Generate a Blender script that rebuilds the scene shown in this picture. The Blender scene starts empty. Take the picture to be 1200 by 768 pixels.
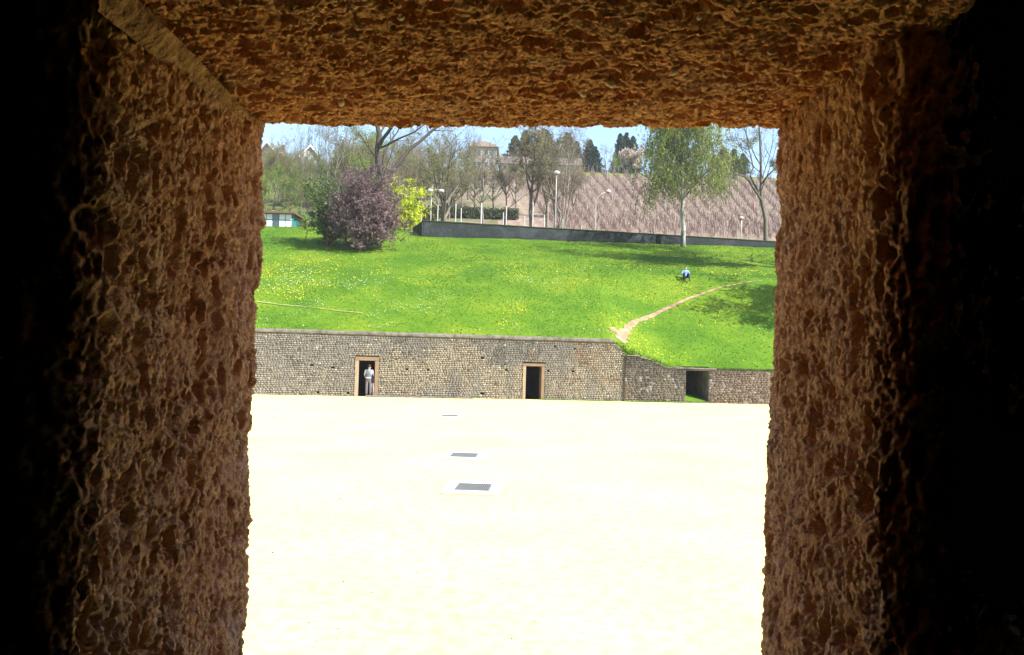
import bpy, bmesh, math, random
import numpy as np
from mathutils import Vector, Matrix
S = bpy.context.scene
COL = S.collection
rng = np.random.default_rng(7)
random.seed(7)
R = math.radians

# ------------------------------------------------------------------ camera
EYE = Vector((0, 0, 2.6)); F = 1000.0; PITCH = R(1.604); ROLL = R(1.6)
cd = bpy.data.cameras.new('camera'); cam = bpy.data.objects.new('camera', cd); COL.objects.link(cam)
cd.sensor_width = 36; cd.lens = 36 * F / 1200; cd.clip_start = 0.05; cd.clip_end = 9000
cam.matrix_world = Matrix.Translation(EYE) @ Matrix.Rotation(math.pi / 2 + PITCH, 4, 'X') @ Matrix.Rotation(ROLL, 4, 'Z')
S.camera = cam
CM = cam.matrix_world.to_3x3()
def P(px, py, Y):
    d = CM @ Vector(((px - 600) / F, -(py - 384) / F, -1.0))
    p = EYE + d * (Y / d.y)
    return np.array(p)
def PX(px, Y, z=None):      # world X of photo column px at depth Y (height z)
    z = 2.6 if z is None else z
    py = 412 - (z - 2.6) / Y * 1000
    return float(P(px, py, Y)[0])

# ------------------------------------------------------------------ light
SUN_EL = R(43); SUN_AZ = math.atan2(.87, -.50)      # direction to the sun (x, y) = (.87, -.50)
w = bpy.data.worlds.new('World'); S.world = w; w.use_nodes = True
nt = w.node_tree; bg = nt.nodes['Background']
sky = nt.nodes.new('ShaderNodeTexSky'); sky.sky_type = 'NISHITA'; sky.sun_disc = False
sky.sun_elevation = SUN_EL; sky.sun_rotation = SUN_AZ; sky.air_density = 1.0; sky.dust_density = .6; sky.ozone_density = 1.6
nt.links.new(sky.outputs[0], bg.inputs[0]); bg.inputs[1].default_value = 0.095
sl = bpy.data.lights.new('sun', 'SUN'); sl.energy = 4.2; sl.angle = R(.53); sl.color = (1, .955, .87)
so = bpy.data.objects.new('sun', sl); COL.objects.link(so)
sd = Vector((math.sin(SUN_AZ) * math.cos(SUN_EL), math.cos(SUN_AZ) * math.cos(SUN_EL), math.sin(SUN_EL)))
so.rotation_euler = sd.to_track_quat('Z', 'Y').to_euler(); so.location = (30, -10, 60)
S.view_settings.view_transform = 'Standard'; S.view_settings.look = 'None'
S.view_settings.exposure = 1.8; S.view_settings.gamma = 1
S.render.engine = 'CYCLES'
S.cycles.max_bounces = 10; S.cycles.diffuse_bounces = 6; S.cycles.use_denoising = True; S.cycles.denoising_prefilter = 'ACCURATE'
S.cycles.sample_clamp_indirect = 6

# ------------------------------------------------------------------ helpers
def tag(o, label=None, cat=None, group=None, kind=None):
    if label: o['label'] = label
    if cat: o['category'] = cat
    if group: o['group'] = group
    if kind: o['kind'] = kind
    return o
def empty(name, loc=(0, 0, 0)):
    o = bpy.data.objects.new(name, None); o.empty_display_size = .2; o.location = loc; COL.objects.link(o); return o
def link(name, me, parent=None, loc=None):
    o = bpy.data.objects.new(name, me); COL.objects.link(o)
    if parent is not None: o.parent = parent
    if loc is not None: o.location = loc
    return o
def mesh(name, V, Fc, mat=None, col=None, smooth=False, mats=None, fmat=None):
    """V (n,3); Fc list of int arrays (quads/tris) or one array"""
    me = bpy.data.meshes.new(name)
    V = np.asarray(V, dtype=np.float32)
    if not isinstance(Fc, list): Fc = [Fc]
    Fc = [np.asarray(f, dtype=np.int32) for f in Fc if len(f)]
    nl = sum(f.size for f in Fc); nf = sum(len(f) for f in Fc)
    me.vertices.add(len(V)); me.vertices.foreach_set('co', V.ravel())
    me.loops.add(nl); me.polygons.add(nf)
    me.loops.foreach_set('vertex_index', np.concatenate([f.ravel() for f in Fc]))
    tot = np.concatenate([np.full(len(f), f.shape[1], np.int32) for f in Fc])
    st = np.concatenate([[0], np.cumsum(tot)[:-1]]).astype(np.int32)
    me.polygons.foreach_set('loop_start', st)
    if smooth: me.polygons.foreach_set('use_smooth', np.ones(nf, bool))
    if col is not None:
        a = me.attributes.new('Col', 'FLOAT_COLOR', 'POINT')
        c = np.ones((len(V), 4), np.float32); c[:, :3] = col; a.data.foreach_set('color', c.ravel())
    for m in (mats or ([mat] if mat else [])): me.materials.append(m)
    if fmat is not None: me.polygons.foreach_set('material_index', np.asarray(fmat, np.int32))
    me.update(); me.validate()
    return me
class MB:   # small hard-surface collector
    def __init__(s): s.v = []; s.f = []
    def box(s, x0, x1, y0, y1, z0, z1, M=None):
        b = len(s.v)
        c = [(x0, y0, z0), (x1, y0, z0), (x1, y1, z0), (x0, y1, z0), (x0, y0, z1), (x1, y0, z1), (x1, y1, z1), (x0, y1, z1)]
        if M is not None: c = [tuple(M @ Vector(p)) for p in c]
        s.v += c; s.f += [tuple(b + i for i in q) for q in ((3, 2, 1, 0), (4, 5, 6, 7), (0, 1, 5, 4), (1, 2, 6, 5), (2, 3, 7, 6), (3, 0, 4, 7))]
        return s
    def hexa(s, c):
        b = len(s.v); s.v += [tuple(p) for p in c]
        s.f += [tuple(b + i for i in q) for q in ((3, 2, 1, 0), (4, 5, 6, 7), (0, 1, 5, 4), (1, 2, 6, 5), (2, 3, 7, 6), (3, 0, 4, 7))]
        return s
    def tube(s, pts, rad, n=8, cap=True):
        pts = [Vector(p) for p in pts]
        if not hasattr(rad, '__len__'): rad = [rad] * len(pts)
        b = len(s.v); L = len(pts)
        for i, p in enumerate(pts):
            t = (pts[min(i + 1, L - 1)] - pts[max(i - 1, 0)]).normalized()
            a = t.cross(Vector((0.13, 1, .21))).normalized(); c = t.cross(a)
            for k in range(n):
                q = 2 * math.pi * k / n; s.v.append(tuple(p + (a * math.cos(q) + c * math.sin(q)) * rad[i]))
        for i in range(L - 1):
            for k in range(n):
                k2 = (k + 1) % n; s.f.append((b + i * n + k, b + i * n + k2, b + (i + 1) * n + k2, b + (i + 1) * n + k))
        if cap: s.f.append(tuple(b + k for k in range(n))[::-1]); s.f.append(tuple(b + (L - 1) * n + k for k in range(n)))
        return s
    def ball(s, c, r, n=10, m=7):
        if not hasattr(r, '__len__'): r = (r, r, r)
        b = len(s.v)
        for i in range(1, m):
            th = math.pi * i / m
            for k in range(n):
                ph = 2 * math.pi * k / n
                s.v.append((c[0] + r[0] * math.sin(th) * math.cos(ph), c[1] + r[1] * math.sin(th) * math.sin(ph), c[2] + r[2] * math.cos(th)))
        t = len(s.v); s.v += [(c[0], c[1], c[2] + r[2]), (c[0], c[1], c[2] - r[2])]
        for k in range(n):
            k2 = (k + 1) % n; s.f.append((t, b + k, b + k2)); s.f.append((t + 1, b + (m - 2) * n + k2, b + (m - 2) * n + k))
            for i in range(m - 2): s.f.append((b + i * n + k, b + (i + 1) * n + k, b + (i + 1) * n + k2, b + i * n + k2))
        return s
    def build(s, name, mat, parent=None, loc=None, smooth=False, bevel=0):
        me = bpy.data.meshes.new(name); me.from_pydata(s.v, [], s.f); me.materials.append(mat)
        if smooth: me.polygons.foreach_set('use_smooth', [True] * len(me.polygons))
        me.update()
        if bevel:
            bm = bmesh.new(); bm.from_mesh(me)
            bmesh.ops.bevel(bm, geom=bm.edges[:], offset=bevel, segments=2, affect='EDGES', profile=.6); bm.to_mesh(me); bm.free()
        return link(name, me, parent, loc)

# ---- numpy noise
def _h(ix, iy, iz, s):
    h = (ix.astype(np.int64) * 374761393 + iy.astype(np.int64) * 668265263 + iz.astype(np.int64) * 2147483647 + s * 974634777) & 0xffffffff
    h = ((h ^ (h >> 13)) * 1274126177) & 0xffffffff
    h = ((h ^ (h >> 16)) * 2246822519) & 0xffffffff
    return ((h ^ (h >> 15)) & 0xffffff) / float(0x1000000)
def vnoise(p, s=0):
    i = np.floor(p).astype(np.int64); f = p - i; f = f * f * f * (f * (f * 6 - 15) + 10)
    r = 0
    for a in (0, 1):
        for b in (0, 1):
            for c in (0, 1):
                wt = (f[:, 0] if a else 1 - f[:, 0]) * (f[:, 1] if b else 1 - f[:, 1]) * (f[:, 2] if c else 1 - f[:, 2])
                r = r + wt * _h(i[:, 0] + a, i[:, 1] + b, i[:, 2] + c, s)
    return r
def fbm(p, o=4, s=0, g=.5):
    r = 0; a = 1; t = 0
    for k in range(o): r = r + a * vnoise(p * 2 ** k + 17.3 * k, s + k); t += a; a *= g
    return r / t
def worley(p, s=0):
    i = np.floor(p).astype(np.int64); d1 = np.full(len(p), 9.); d2 = np.full(len(p), 9.); cid = np.zeros(len(p))
    for a in (-1, 0, 1):
        for b in (-1, 0, 1):
            for c in (-1, 0, 1):
                x, y, z = i[:, 0] + a, i[:, 1] + b, i[:, 2] + c
                q = np.stack([x + _h(x, y, z, s), y + _h(x, y, z, s + 1), z + _h(x, y, z, s + 2)], 1)
                d = np.sqrt(((q - p) ** 2).sum(1)); m = d < d1
                d2 = np.where(m, d1, np.minimum(d2, d)); cid = np.where(m, _h(x, y, z, s + 3), cid); d1 = np.where(m, d, d1)
    return d1, d2, cid
def n2(x, y, sc=1., s=0, o=4):
    x = np.asarray(x, float); y = np.asarray(y, float); sh = np.broadcast(x, y).shape
    p = np.stack([np.broadcast_to(x, sh).ravel() * sc, np.broadcast_to(y, sh).ravel() * sc, np.zeros(int(np.prod(sh)))], 1)
    return fbm(p, o, s).reshape(sh)

# ---- materials
def mat(name, build, rough=.9, spec=.2):
    m = bpy.data.materials.new(name); m.use_nodes = True; nt = m.node_tree; bs = nt.nodes['Principled BSDF']
    bs.inputs['Roughness'].default_value = rough; bs.inputs['Specular IOR Level'].default_value = spec
    build(nt, bs); return m
def N(nt, t, **k):
    n = nt.nodes.new(t)
    for a, b in k.items():
        if a in n.inputs: n.inputs[a].default_value = b
        else: setattr(n, a, b)
    return n
def noise_node(nt, scale, detail=6, rough=.6, vec=None, dist=0):
    n = N(nt, 'ShaderNodeTexNoise', Scale=scale, Detail=detail, Roughness=rough, Distortion=dist)
    if vec is not None: nt.links.new(vec, n.inputs['Vector'])
    return n
def ramp(nt, src, stops):
    r = nt.nodes.new('ShaderNodeValToRGB'); e = r.color_ramp.elements
    while len(e) < len(stops): e.new(.5)
    for i, (p, c) in enumerate(stops): e[i].position = p; e[i].color = (*c, 1) if hasattr(c, '__len__') else (c, c, c, 1)
    nt.links.new(src, r.inputs[0]); return r
def mix(nt, a, b, f, mode='MIX'):
    m = nt.nodes.new('ShaderNodeMix'); m.data_type = 'RGBA'; m.blend_type = mode
    for s_, v in ((m.inputs[6], a), (m.inputs[7], b), (m.inputs[0], f)):
        if hasattr(v, 'is_linked') or hasattr(v, 'links'): nt.links.new(v, s_)
        else: s_.default_value = (*v, 1) if hasattr(v, '__len__') else v
    return m.outputs[2]
def coords(nt, scale=(1, 1, 1), obj=False):
    g = nt.nodes.new('ShaderNodeTexCoord') if obj else nt.nodes.new('ShaderNodeNewGeometry')
    mp = nt.nodes.new('ShaderNodeMapping'); mp.inputs['Scale'].default_value = scale
    nt.links.new(g.outputs['Object' if obj else 'Position'], mp.inputs[0]); return mp.outputs[0]
def bump(nt, bs, h, dist, strength=1.):
    b = nt.nodes.new('ShaderNodeBump'); b.inputs['Distance'].default_value = dist; b.inputs['Strength'].default_value = strength
    nt.links.new(h, b.inputs['Height']); nt.links.new(b.outputs[0], bs.inputs['Normal'])
def plain(name, c, var=.25, scale=6, rough=.85, spec=.2, metal=0, bm=0.0):
    def f(nt, bs):
        v = coords(nt); n = noise_node(nt, scale, 5, .6, v)
        r = ramp(nt, n.outputs[0], [(.3, tuple(x * (1 - var) for x in c)), (.7, tuple(min(1, x * (1 + var)) for x in c))])
        nt.links.new(r.outputs[0], bs.inputs['Base Color']); bs.inputs['Metallic'].default_value = metal
        if bm: bump(nt, bs, n.outputs[0], bm)
    return mat(name, f, rough, spec)
def attrmat(name, rough=.85, spec=.2, scale=None, var=.3, trans=0, bm=0):
    def f(nt, bs):
        a = N(nt, 'ShaderNodeAttribute', attribute_name='Col')
        c = a.outputs['Color']
        if scale:
            n = noise_node(nt, scale, 5, .65, coords(nt))
            r = ramp(nt, n.outputs[0], [(.3, 1 - var), (.7, 1 + var)])
            c = mix(nt, c, r.outputs[0], 1.0, 'MULTIPLY')
            if bm: bump(nt, bs, n.outputs[0], bm)
        nt.links.new(c, bs.inputs['Base Color'])
        if trans:
            tr = nt.nodes.new('ShaderNodeBsdfTranslucent'); nt.links.new(c, tr.inputs[0])
            ms = nt.nodes.new('ShaderNodeMixShader'); ms.inputs[0].default_value = trans
            nt.links.new(bs.outputs[0], ms.inputs[1]); nt.links.new(tr.outputs[0], ms.inputs[2])
            nt.links.new(ms.outputs[0], nt.nodes['Material Output'].inputs[0])
    return mat(name, f, rough, spec)

def m_passage(nt, bs):      # warm red-brown weathered tuff / conglomerate
    v = coords(nt)
    n1 = noise_node(nt, 4.5, 6, .65, v); n2_ = noise_node(nt, 55, 8, .75, v); n3 = noise_node(nt, 260, 6, .8, v, .3)
    a = N(nt, 'ShaderNodeAttribute', attribute_name='Col')
    r = ramp(nt, n1.outputs[0], [(.30, (.66, .34, .17)), (.5, (.74, .39, .19)), (.72, (.66, .40, .25))])
    r2 = ramp(nt, n2_.outputs[0], [(.32, (.62, .54, .46)), (.5, (1, 1, 1)), (.72, (1.3, 1.22, 1.1))])
    r3 = ramp(nt, n3.outputs[0], [(.33, (.50, .46, .44)), (.5, (1, 1, 1)), (.68, (1.45, 1.4, 1.3))])
    c = mix(nt, mix(nt, r.outputs[0], r2.outputs[0], 1., 'MULTIPLY'), r3.outputs[0], 1., 'MULTIPLY')
    c = mix(nt, c, a.outputs['Color'], 1., 'MULTIPLY')
    nt.links.new(c, bs.inputs['Base Color'])
    ad = N(nt, 'ShaderNodeMath', operation='ADD'); ml = N(nt, 'ShaderNodeMath', operation='MULTIPLY'); ml.inputs[1].default_value = .6
    nt.links.new(n3.outputs[0], ml.inputs[0]); nt.links.new(n2_.outputs[0], ad.inputs[0]); nt.links.new(ml.outputs[0], ad.inputs[1])
    bump(nt, bs, ad.outputs[0], .007, 1.)
M_PASS = mat('passage_stone', m_passage, .95, .1)
M_CHAMBER = plain('shade_dark_stone', (.035, .022, .015), .3, 4, .95, .05, 0, .02)  # near-black albedo puts the unlit chamber's darkness into the stone colour
M_MORTAR_PALE = plain('smooth_mortar', (.30, .165, .09), .4, 45, .9, .1, 0, .02)
M_PEB = plain('pale_pebble', (.46, .38, .27), .2, 60, .7, .3)

def m_sand(nt, bs):
    v = coords(nt)
    n1 = noise_node(nt, .35, 5, .6, v); n2_ = noise_node(nt, 6, 6, .7, v); n3 = noise_node(nt, 70, 3, .6, v)
    r = ramp(nt, n1.outputs[0], [(.3, (.68, .58, .215)), (.7, (.72, .64, .272))])
    r2 = ramp(nt, n2_.outputs[0], [(.34, (.92, .86, .68)), (.52, (1, 1, 1))])
    r3 = ramp(nt, n3.outputs[0], [(.20, (.42, .38, .45)), (.29, (1, 1, 1))])
    c = mix(nt, mix(nt, r.outputs[0], r2.outputs[0], 1., 'MULTIPLY'), r3.outputs[0], 1., 'MULTIPLY')
    nt.links.new(c, bs.inputs['Base Color']); bump(nt, bs, n2_.outputs[0], .01, .6)
M_SAND = mat('pale_sand', m_sand, .95, .1)
def m_grass(nt, bs):
    v = coords(nt)
    n1 = noise_node(nt, .22, 5, .6, v); n2_ = noise_node(nt, 2.2, 6, .7, v); n3 = noise_node(nt, 14, 4, .7, v)
    r = ramp(nt, n1.outputs[0], [(.36, (.050, .118, .007)), (.5, (.078, .150, .008)), (.62, (.110, .172, .010))])
    r2 = ramp(nt, n2_.outputs[0], [(.30, (.78, .84, .75)), (.5, (1, 1, 1)), (.72, (1.15, 1.08, 1.05))])
    r3 = ramp(nt, n3.outputs[0], [(.3, (.7, .75, .7)), (.6, (1.1, 1.08, 1.05))])
    c = mix(nt, mix(nt, r.outputs[0], r2.outputs[0], 1., 'MULTIPLY'), r3.outputs[0], 1., 'MULTIPLY')
    nt.links.new(c, bs.inputs['Base Color'])
    ad = N(nt, 'ShaderNodeMath', operation='ADD'); nt.links.new(n2_.outputs[0], ad.inputs[0]); nt.links.new(n3.outputs[0], ad.inputs[1])
    bump(nt, bs, ad.outputs[0], .05, .6)
M_GRASS = mat('grass_ground', m_grass, .9, .1)
M_HILL = attrmat('hillside_soil', .95, .1, .9, .22, bm=.2)
M_DIRT = plain('worn_dirt', (.27, .17, .11), .35, 2.6, .95, .1, 0, .03)
M_BLADE = attrmat('grass_blade', .8, .15, trans=.5)
M_STONE = attrmat('wall_stone', .92, .15, 9, .22, bm=.02)
M_WMORTAR = plain('wall_mortar', (.15, .132, .108), .35, 1.2, .95, .1)
M_COPE = plain('coping_stone', (.12, .105, .092), .5, 3, .92, .15, 0, .03)
M_FRAME = plain('sandstone_frame', (.17, .118, .078), .14, 5, .9, .15, 0, .01)
M_FRAME2 = plain('pale_sandstone_frame', (.25, .19, .135), .14, 5, .9, .15, 0, .01)
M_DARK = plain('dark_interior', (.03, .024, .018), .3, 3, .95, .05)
def m_upper(nt, bs):
    v = coords(nt, (1, 1, 1)); n1 = noise_node(nt, .8, 6, .7, v); n2_ = noise_node(nt, 6, 6, .7, v)
    r = ramp(nt, n1.outputs[0], [(.3, (.006, .011, .008)), (.5, (.014, .019, .018)), (.7, (.032, .036, .040))])
    r2 = ramp(nt, n2_.outputs[0], [(.3, .6), (.7, 1.3)])
    nt.links.new(mix(nt, r.outputs[0], r2.outputs[0], 1., 'MULTIPLY'), bs.inputs['Base Color']); bump(nt, bs, n2_.outputs[0], .03)
M_UPPER = mat('dark_mossy_render', m_upper, .93, .15)
M_MOSS = plain('dark_moss', (.03, .045, .015), .4, 3, .95, .1, 0, .03)
M_BARK = attrmat('bark', .9, .15, 7, .3, bm=.03)
M_LEAF = attrmat('leaf', .7, .25, trans=.35)
M_METAL = plain('grate_metal', (.125, .13, .13), .2, 30, .6, .4, .0)
M_SLAB = plain('concrete_slab', (.66, .64, .60), .05, 8, .9, .15, 0, .004)
M_WHITE = plain('white_paint', (.62, .64, .66), .05, 4, .5, .4)
M_POST = plain('pale_post', (.42, .42, .39), .15, 4, .7, .3)
M_GREY = plain('grey_steel', (.12, .13, .135), .1, 8, .5, .4)
M_GLASS = plain('dark_glass', (.05, .07, .08), .2, 1, .12, .8)
M_PLASTER = plain('white_plaster', (.32, .305, .29), .06, 2, .9, .2)
M_ROOFB = plain('brown_roof_tile', (.17, .12, .095), .2, 6, .85, .2)
M_ROOFG = plain('grey_purple_roof', (.13, .10, .10), .12, 3, .85, .2)
M_RED = plain('rust_red_fascia', (.13, .075, .06), .15, 3, .8, .2)
M_TEAL = plain('teal_panel', (.04, .16, .17), .1, 2, .4, .4)
M_SKIN = plain('skin', (.50, .27, .19), .08, 20, .6, .3)
M_HAIR = plain('dark_hair', (.02, .014, .01), .3, 60, .6, .3)
M_SHIRTW = plain('pale_shirt', (.40, .44, .52), .1, 14, .85, .2)
M_SHIRTG = plain('grey_vest', (.17, .20, .26), .12, 14, .85, .2)
M_TROUS = plain('grey_trousers', (.13, .11, .125), .15, 10, .9, .2)
M_SHIRTB = plain('light_blue_shirt', (.18, .31, .62), .1, 14, .85, .2)
M_BLACK = plain('black_cloth', (.018, .019, .028), .2, 10, .9, .2)
M_SHOE = plain('dark_shoe', (.03, .025, .02), .2, 10, .6, .3)

# ------------------------------------------------------------------ terrain functions
def Yw(X): X = np.asarray(X, float); return 46.5 + .155 * X - .0012 * X * X
def Yu(X): X = np.asarray(X, float); return 73 + .28 * (X + 8)
_bx = [-80, 5.6, 6.3, 7.1, 8.1, 8.8, 80]; _bz = [3.30, 3.30, 2.86, 2.50, 2.14, 1.84, 1.84]
def base_z(X): return np.interp(X, _bx, _bz)
def Hbank(X, Y):
    X = np.asarray(X, float); Y = np.asarray(Y, float)
    s = np.clip(Y - Yw(X), 0, None); b = base_z(X); s1 = np.maximum(60 - Yw(X), 4)
    zf = 12.3 + (np.clip(X, -8, 60) + 8) * .031
    yu = np.maximum(Yu(np.maximum(X, -8)), 73.0)
    t = np.clip(s / s1, 0, 1); lo = b + (8.3 - b) * (t * .86 + .14 * np.sin(t * math.pi / 2))
    hi = 8.3 + (zf - 8.3) * (Y - 60) / (yu - 60)
    z = np.where(s < s1, lo, hi)
    left = np.clip((-9 - X) / 6, 0, 1)
    z = np.where(Y > 75.5, z * (1 - left) + np.minimum(z, 8.3 + (12.3 - 8.3) * 15.5 / 13 + (Y - 75.5) * .02) * left, z)
    amp = np.clip(s / 3, 0, 1) * .28
    return z + amp * (n2(X, Y, .16, 5, 3) - .5) + amp * .25 * (n2(X, Y, .9, 9, 2) - .5)
def Hhill(X, Y):
    X = np.asarray(X, float); Y = np.asarray(Y, float)
    z0 = np.interp(Y, [60, 80, 86, 110, 155, 162, 260, 600, 4000], [11.5, 11.8, 13.0, 20.3, 35.6, 36.8, 38, 30, 10])
    z0 = z0 - np.clip((X - 40) / 60, 0, 1) ** 2 * 8 * np.clip((Y - 90) / 60, 0, 1)
    return z0 + .7 * (n2(X, Y, .03, 3, 3) - .5) * np.clip((Y - 84) / 20, 0, 1)
def ground(X, Y):
    return float(Hbank(X, Y)) if Y < float(Yu(max(X, -8))) + .3 else float(Hhill(X, Y))
def grid(xs, ys, zf, name, m, colf=None, kind='structure', smooth=True):
    GX, GY = np.meshgrid(xs, ys); Z = zf(GX, GY); nx, ny = len(xs), len(ys)
    V = np.stack([GX.ravel(), GY.ravel(), Z.ravel()], 1)
    i = (np.arange(ny - 1)[:, None] * nx + np.arange(nx - 1)[None]).ravel()
    Fq = np.stack([i, i + 1, i + nx + 1, i + nx], 1)
    o = link(name, mesh(name, V, Fq, m, None if colf is None else colf(V), smooth)); o['kind'] = kind
    return o

# far ground, arena floor
grid(np.linspace(-3000, 3000, 13), np.linspace(-600, 5400, 13), lambda x, y: x * 0 - 1.2, 'ground', M_GRASS)
grid(np.linspace(-48, 48, 61), np.linspace(1.6, 51, 41), lambda x, y: 0 * x, 'arena_floor', M_SAND)
# grass bank, its front edge following the arena wall
def bank():
    us = np.concatenate([np.linspace(-46, -18, 57)[:-1], np.linspace(-18, 28, 231)[:-1], np.linspace(28, 50, 45)])
    ts = np.linspace(0, 1, 165)
    GX, T = np.meshgrid(us, ts); y0 = Yw(GX) + .33; y1 = np.maximum(Yu(np.maximum(GX, -8)) + .35, 76) + np.clip((-8.6 - GX) / 1, 0, 1) * 9
    GY = y0 + (y1 - y0) * T; Z = Hbank(GX, GY); Z[0] -= .7 * ((us < 9.5) | (us > 11.4))
    V = np.stack([GX.ravel(), GY.ravel(), Z.ravel()], 1); nx = len(us)
    i = (np.arange(len(ts) - 1)[:, None] * nx + np.arange(nx - 1)[None]).ravel()
    o = link('grass_bank', mesh('grass_bank', V, np.stack([i, i + 1, i + nx + 1, i + nx], 1), M_GRASS, None, True)); o['kind'] = 'structure'
bank()
def hillcol(V):
    X, Y = V[:, 0], V[:, 1]; n = n2(X, Y, .12, 21, 4); n_ = n2(X, Y, .5, 31, 3)
    soil = np.array([.325, .235, .19]); green = np.array([.17, .165, .085]); dry = np.array([.25, .20, .15]); wood = np.array([.13, .15, .05])
    vine = ((Y > 84) & (Y < 151) & (X > -1 - (150 - Y) * .02)).astype(float)
    # grassy lanes between every few rows, following the fan of the rows
    x0 = (X - .1 * (153 - Y)) / (1 - .006 * (153 - Y)); lane = np.clip(np.sin((x0 + .8) * 2 * math.pi / 2.0 - math.pi / 2) * 2, 0, 1)
    gmask = np.clip((n - .5) * 8, 0, 1) * .6 + np.clip((Y - 140) / 9, 0, 1) * .35 + np.clip((X - 34) / 10, 0, 1) * np.clip((Y - 132) / 10, 0, 1) * .8
    gmask = np.clip(gmask, 0, 1)[:, None]
    c = soil * (1 - .6 * gmask * lane[:, None]) + green * (.6 * gmask * lane[:, None] * 1.4)
    c = c * (.86 + .26 * lane[:, None])
    out = np.where(n_[:, None] > .5, dry, green)
    out = out + (wood - out) * np.clip((-12 - X) / 10, 0, 1)[:, None]
    top = (Y >= 151)[:, None]
    c = np.where(vine[:, None] > 0, c * np.array([.98, 1, 1.]), out)
    c = np.where(top & (X > -14)[:, None], np.array([.20, .20, .06]) * (.8 + .5 * n_[:, None]), c)
    return np.clip(c * .66, 0, 1)
grid(np.concatenate([np.linspace(-260, -40, 30)[:-1], np.linspace(-40, 62, 341)[:-1], np.linspace(62, 300, 30)]),
     np.concatenate([np.linspace(73.5, 156, 200)[:-1], np.linspace(156, 200, 20)[:-1], np.geomspace(200, 3000, 20)]),
     lambda x, y: Hhill(x, y) - np.clip((Yu(np.maximum(x, -8)) + .5 - y), 0, 6) * 1.2 - (x < -8) * np.clip((84 - y), 0, 10) * .25, 'hillside', M_HILL, hillcol)

# ------------------------------------------------------------------ near stone passage
pas = empty('stone_passage', (0, 1.6, 1.0))
tag(pas, 'rough red-brown stone opening framing the view from inside the dark chamber', 'stone opening')
def rough(V, Nn, amp=1., elong=(1, 1, 1), seed=0):
    q = V * np.array(elong)
    wob = .6 * np.stack([fbm(q * 16 + 3, 3, seed + 50), fbm(q * 16 + 31, 3, seed + 60), fbm(q * 16 + 77, 3, seed + 70)], 1) - .5
    qw = q + wob * .05
    big = fbm(q * 5, 3, seed) - .5
    sst = lambda x: x * x * (3 - 2 * x)
    d1, d2, c1 = worley(qw * 34, seed + 5); pit1 = sst(np.clip((.62 - d1) / .34, 0, 1)) * (c1 > .66) * (.25 + .95 * c1)
    e1, e2, c2 = worley(qw * 78, seed + 15); pit2 = sst(np.clip((.62 - e1) / .36, 0, 1)) * (c2 > .62)
    g1, g2, c3 = worley(qw * 15, seed + 19); pit0 = sst(np.clip((.50 - g1) / .30, 0, 1)) * (c3 > .72)
    k1, k2, c4 = worley(q * 150, seed + 29); pit3 = np.clip((.6 - k1) / .4, 0, 1) * (c4 > .4)
    rid = np.clip(1 - np.abs(fbm(qw * 44, 3, seed + 25) - .5) * 6, 0, 1)
    fine = fbm(q * 170, 3, seed + 35, .7) - .5
    h = big * .040 - pit0 * .016 - pit1 * .024 - pit2 * .010 - pit3 * .0045 + fine * .014 + (fbm(q * 60, 2, seed + 44) - .5) * .009 + .005
    cav = 1 - .0 * pit1
    # mineral tint: a few grey lime-stained patches
    g = np.clip((fbm(q * 9, 3, seed + 80) - .54) * 5, 0, 1)[:, None] * .7 * np.clip((2.75 - V[:, 2:3]) * 1.6, 0, 1)
    col = np.array([1, 1, 1]) * (1 - g) + np.array([.80, .98, 1.35]) * g
    return V + Nn * (h * amp)[:, None], col * cav[:, None]
def sweep(name, prof, ext, axis, seed, elong, parent, flip=False, amp=1., tint=(1, 1, 1)):
    """prof: list of 2D points (a, y, na, ny, w) swept along third axis"""
    A = np.array(prof); n = len(A); m = len(ext)
    a = np.repeat(A[None, :, 0], m, 0).ravel(); y = np.repeat(A[None, :, 1], m, 0).ravel()
    na = np.repeat(A[None, :, 2], m, 0).ravel(); ny = np.repeat(A[None, :, 3], m, 0).ravel(); e = np.repeat(np.array(ext)[:, None], n, 1).ravel()
    if axis == 'z': V = np.stack([a, y, e], 1); Nn = np.stack([na, ny, 0 * na], 1)
    else: V = np.stack([e, y, a], 1); Nn = np.stack([0 * na, ny, na], 1)
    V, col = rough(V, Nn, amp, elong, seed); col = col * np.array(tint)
    i = (np.arange(m - 1)[:, None] * n + np.arange(n - 1)[None]).ravel()
    Fq = np.stack([i, i + 1, i + n + 1, i + n], 1)
    if flip: Fq = Fq[:, ::-1]
    if axis == 'x': V[:, 2] += .024 * V[:, 0] - .014      # the lintel is not quite level
    V = V - np.array([0, 1.6, 1.0])
    return link(name, mesh(name, V, Fq, M_PASS, col, True), parent)
def profile(edge, sgn, yf, yn, rf=.018, rn=.06, outer=.3, inner=1.2, st=.0031):
    """surface at coordinate edge; open side is in direction -sgn (sgn = which side the solid is)"""
    pts = []
    for t in np.linspace(outer, rf, int((outer - rf) / .012)): pts.append((edge + sgn * t, yf, 0, 1))
    for k in range(1, 6):
        q = math.pi / 2 * k / 6; pts.append((edge + sgn * rf - sgn * rf * math.sin(q), yf - rf + rf * math.cos(q), -sgn * math.sin(q), math.cos(q)))
    for t in np.arange(yf - rf, yn + rn, -st): pts.append((edge, t, -sgn, 0))
    for k in range(1, 28):
        q = math.pi / 2 * k / 28; pts.append((edge + sgn * rn - sgn * rn * math.cos(q), yn + rn - rn * math.sin(q), -sgn * math.cos(q), -math.sin(q)))
    for t in np.concatenate([np.arange(rn, .26, .005), np.geomspace(.26, inner, 40)]): pts.append((edge + sgn * t, yn, 0, -1))
    return pts
zs = np.arange(2.6 - .86, 2.6 + .62, .0032)
zs = np.concatenate([np.linspace(2.6 - 1.7, 2.6 - .87, 20), zs])
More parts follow.
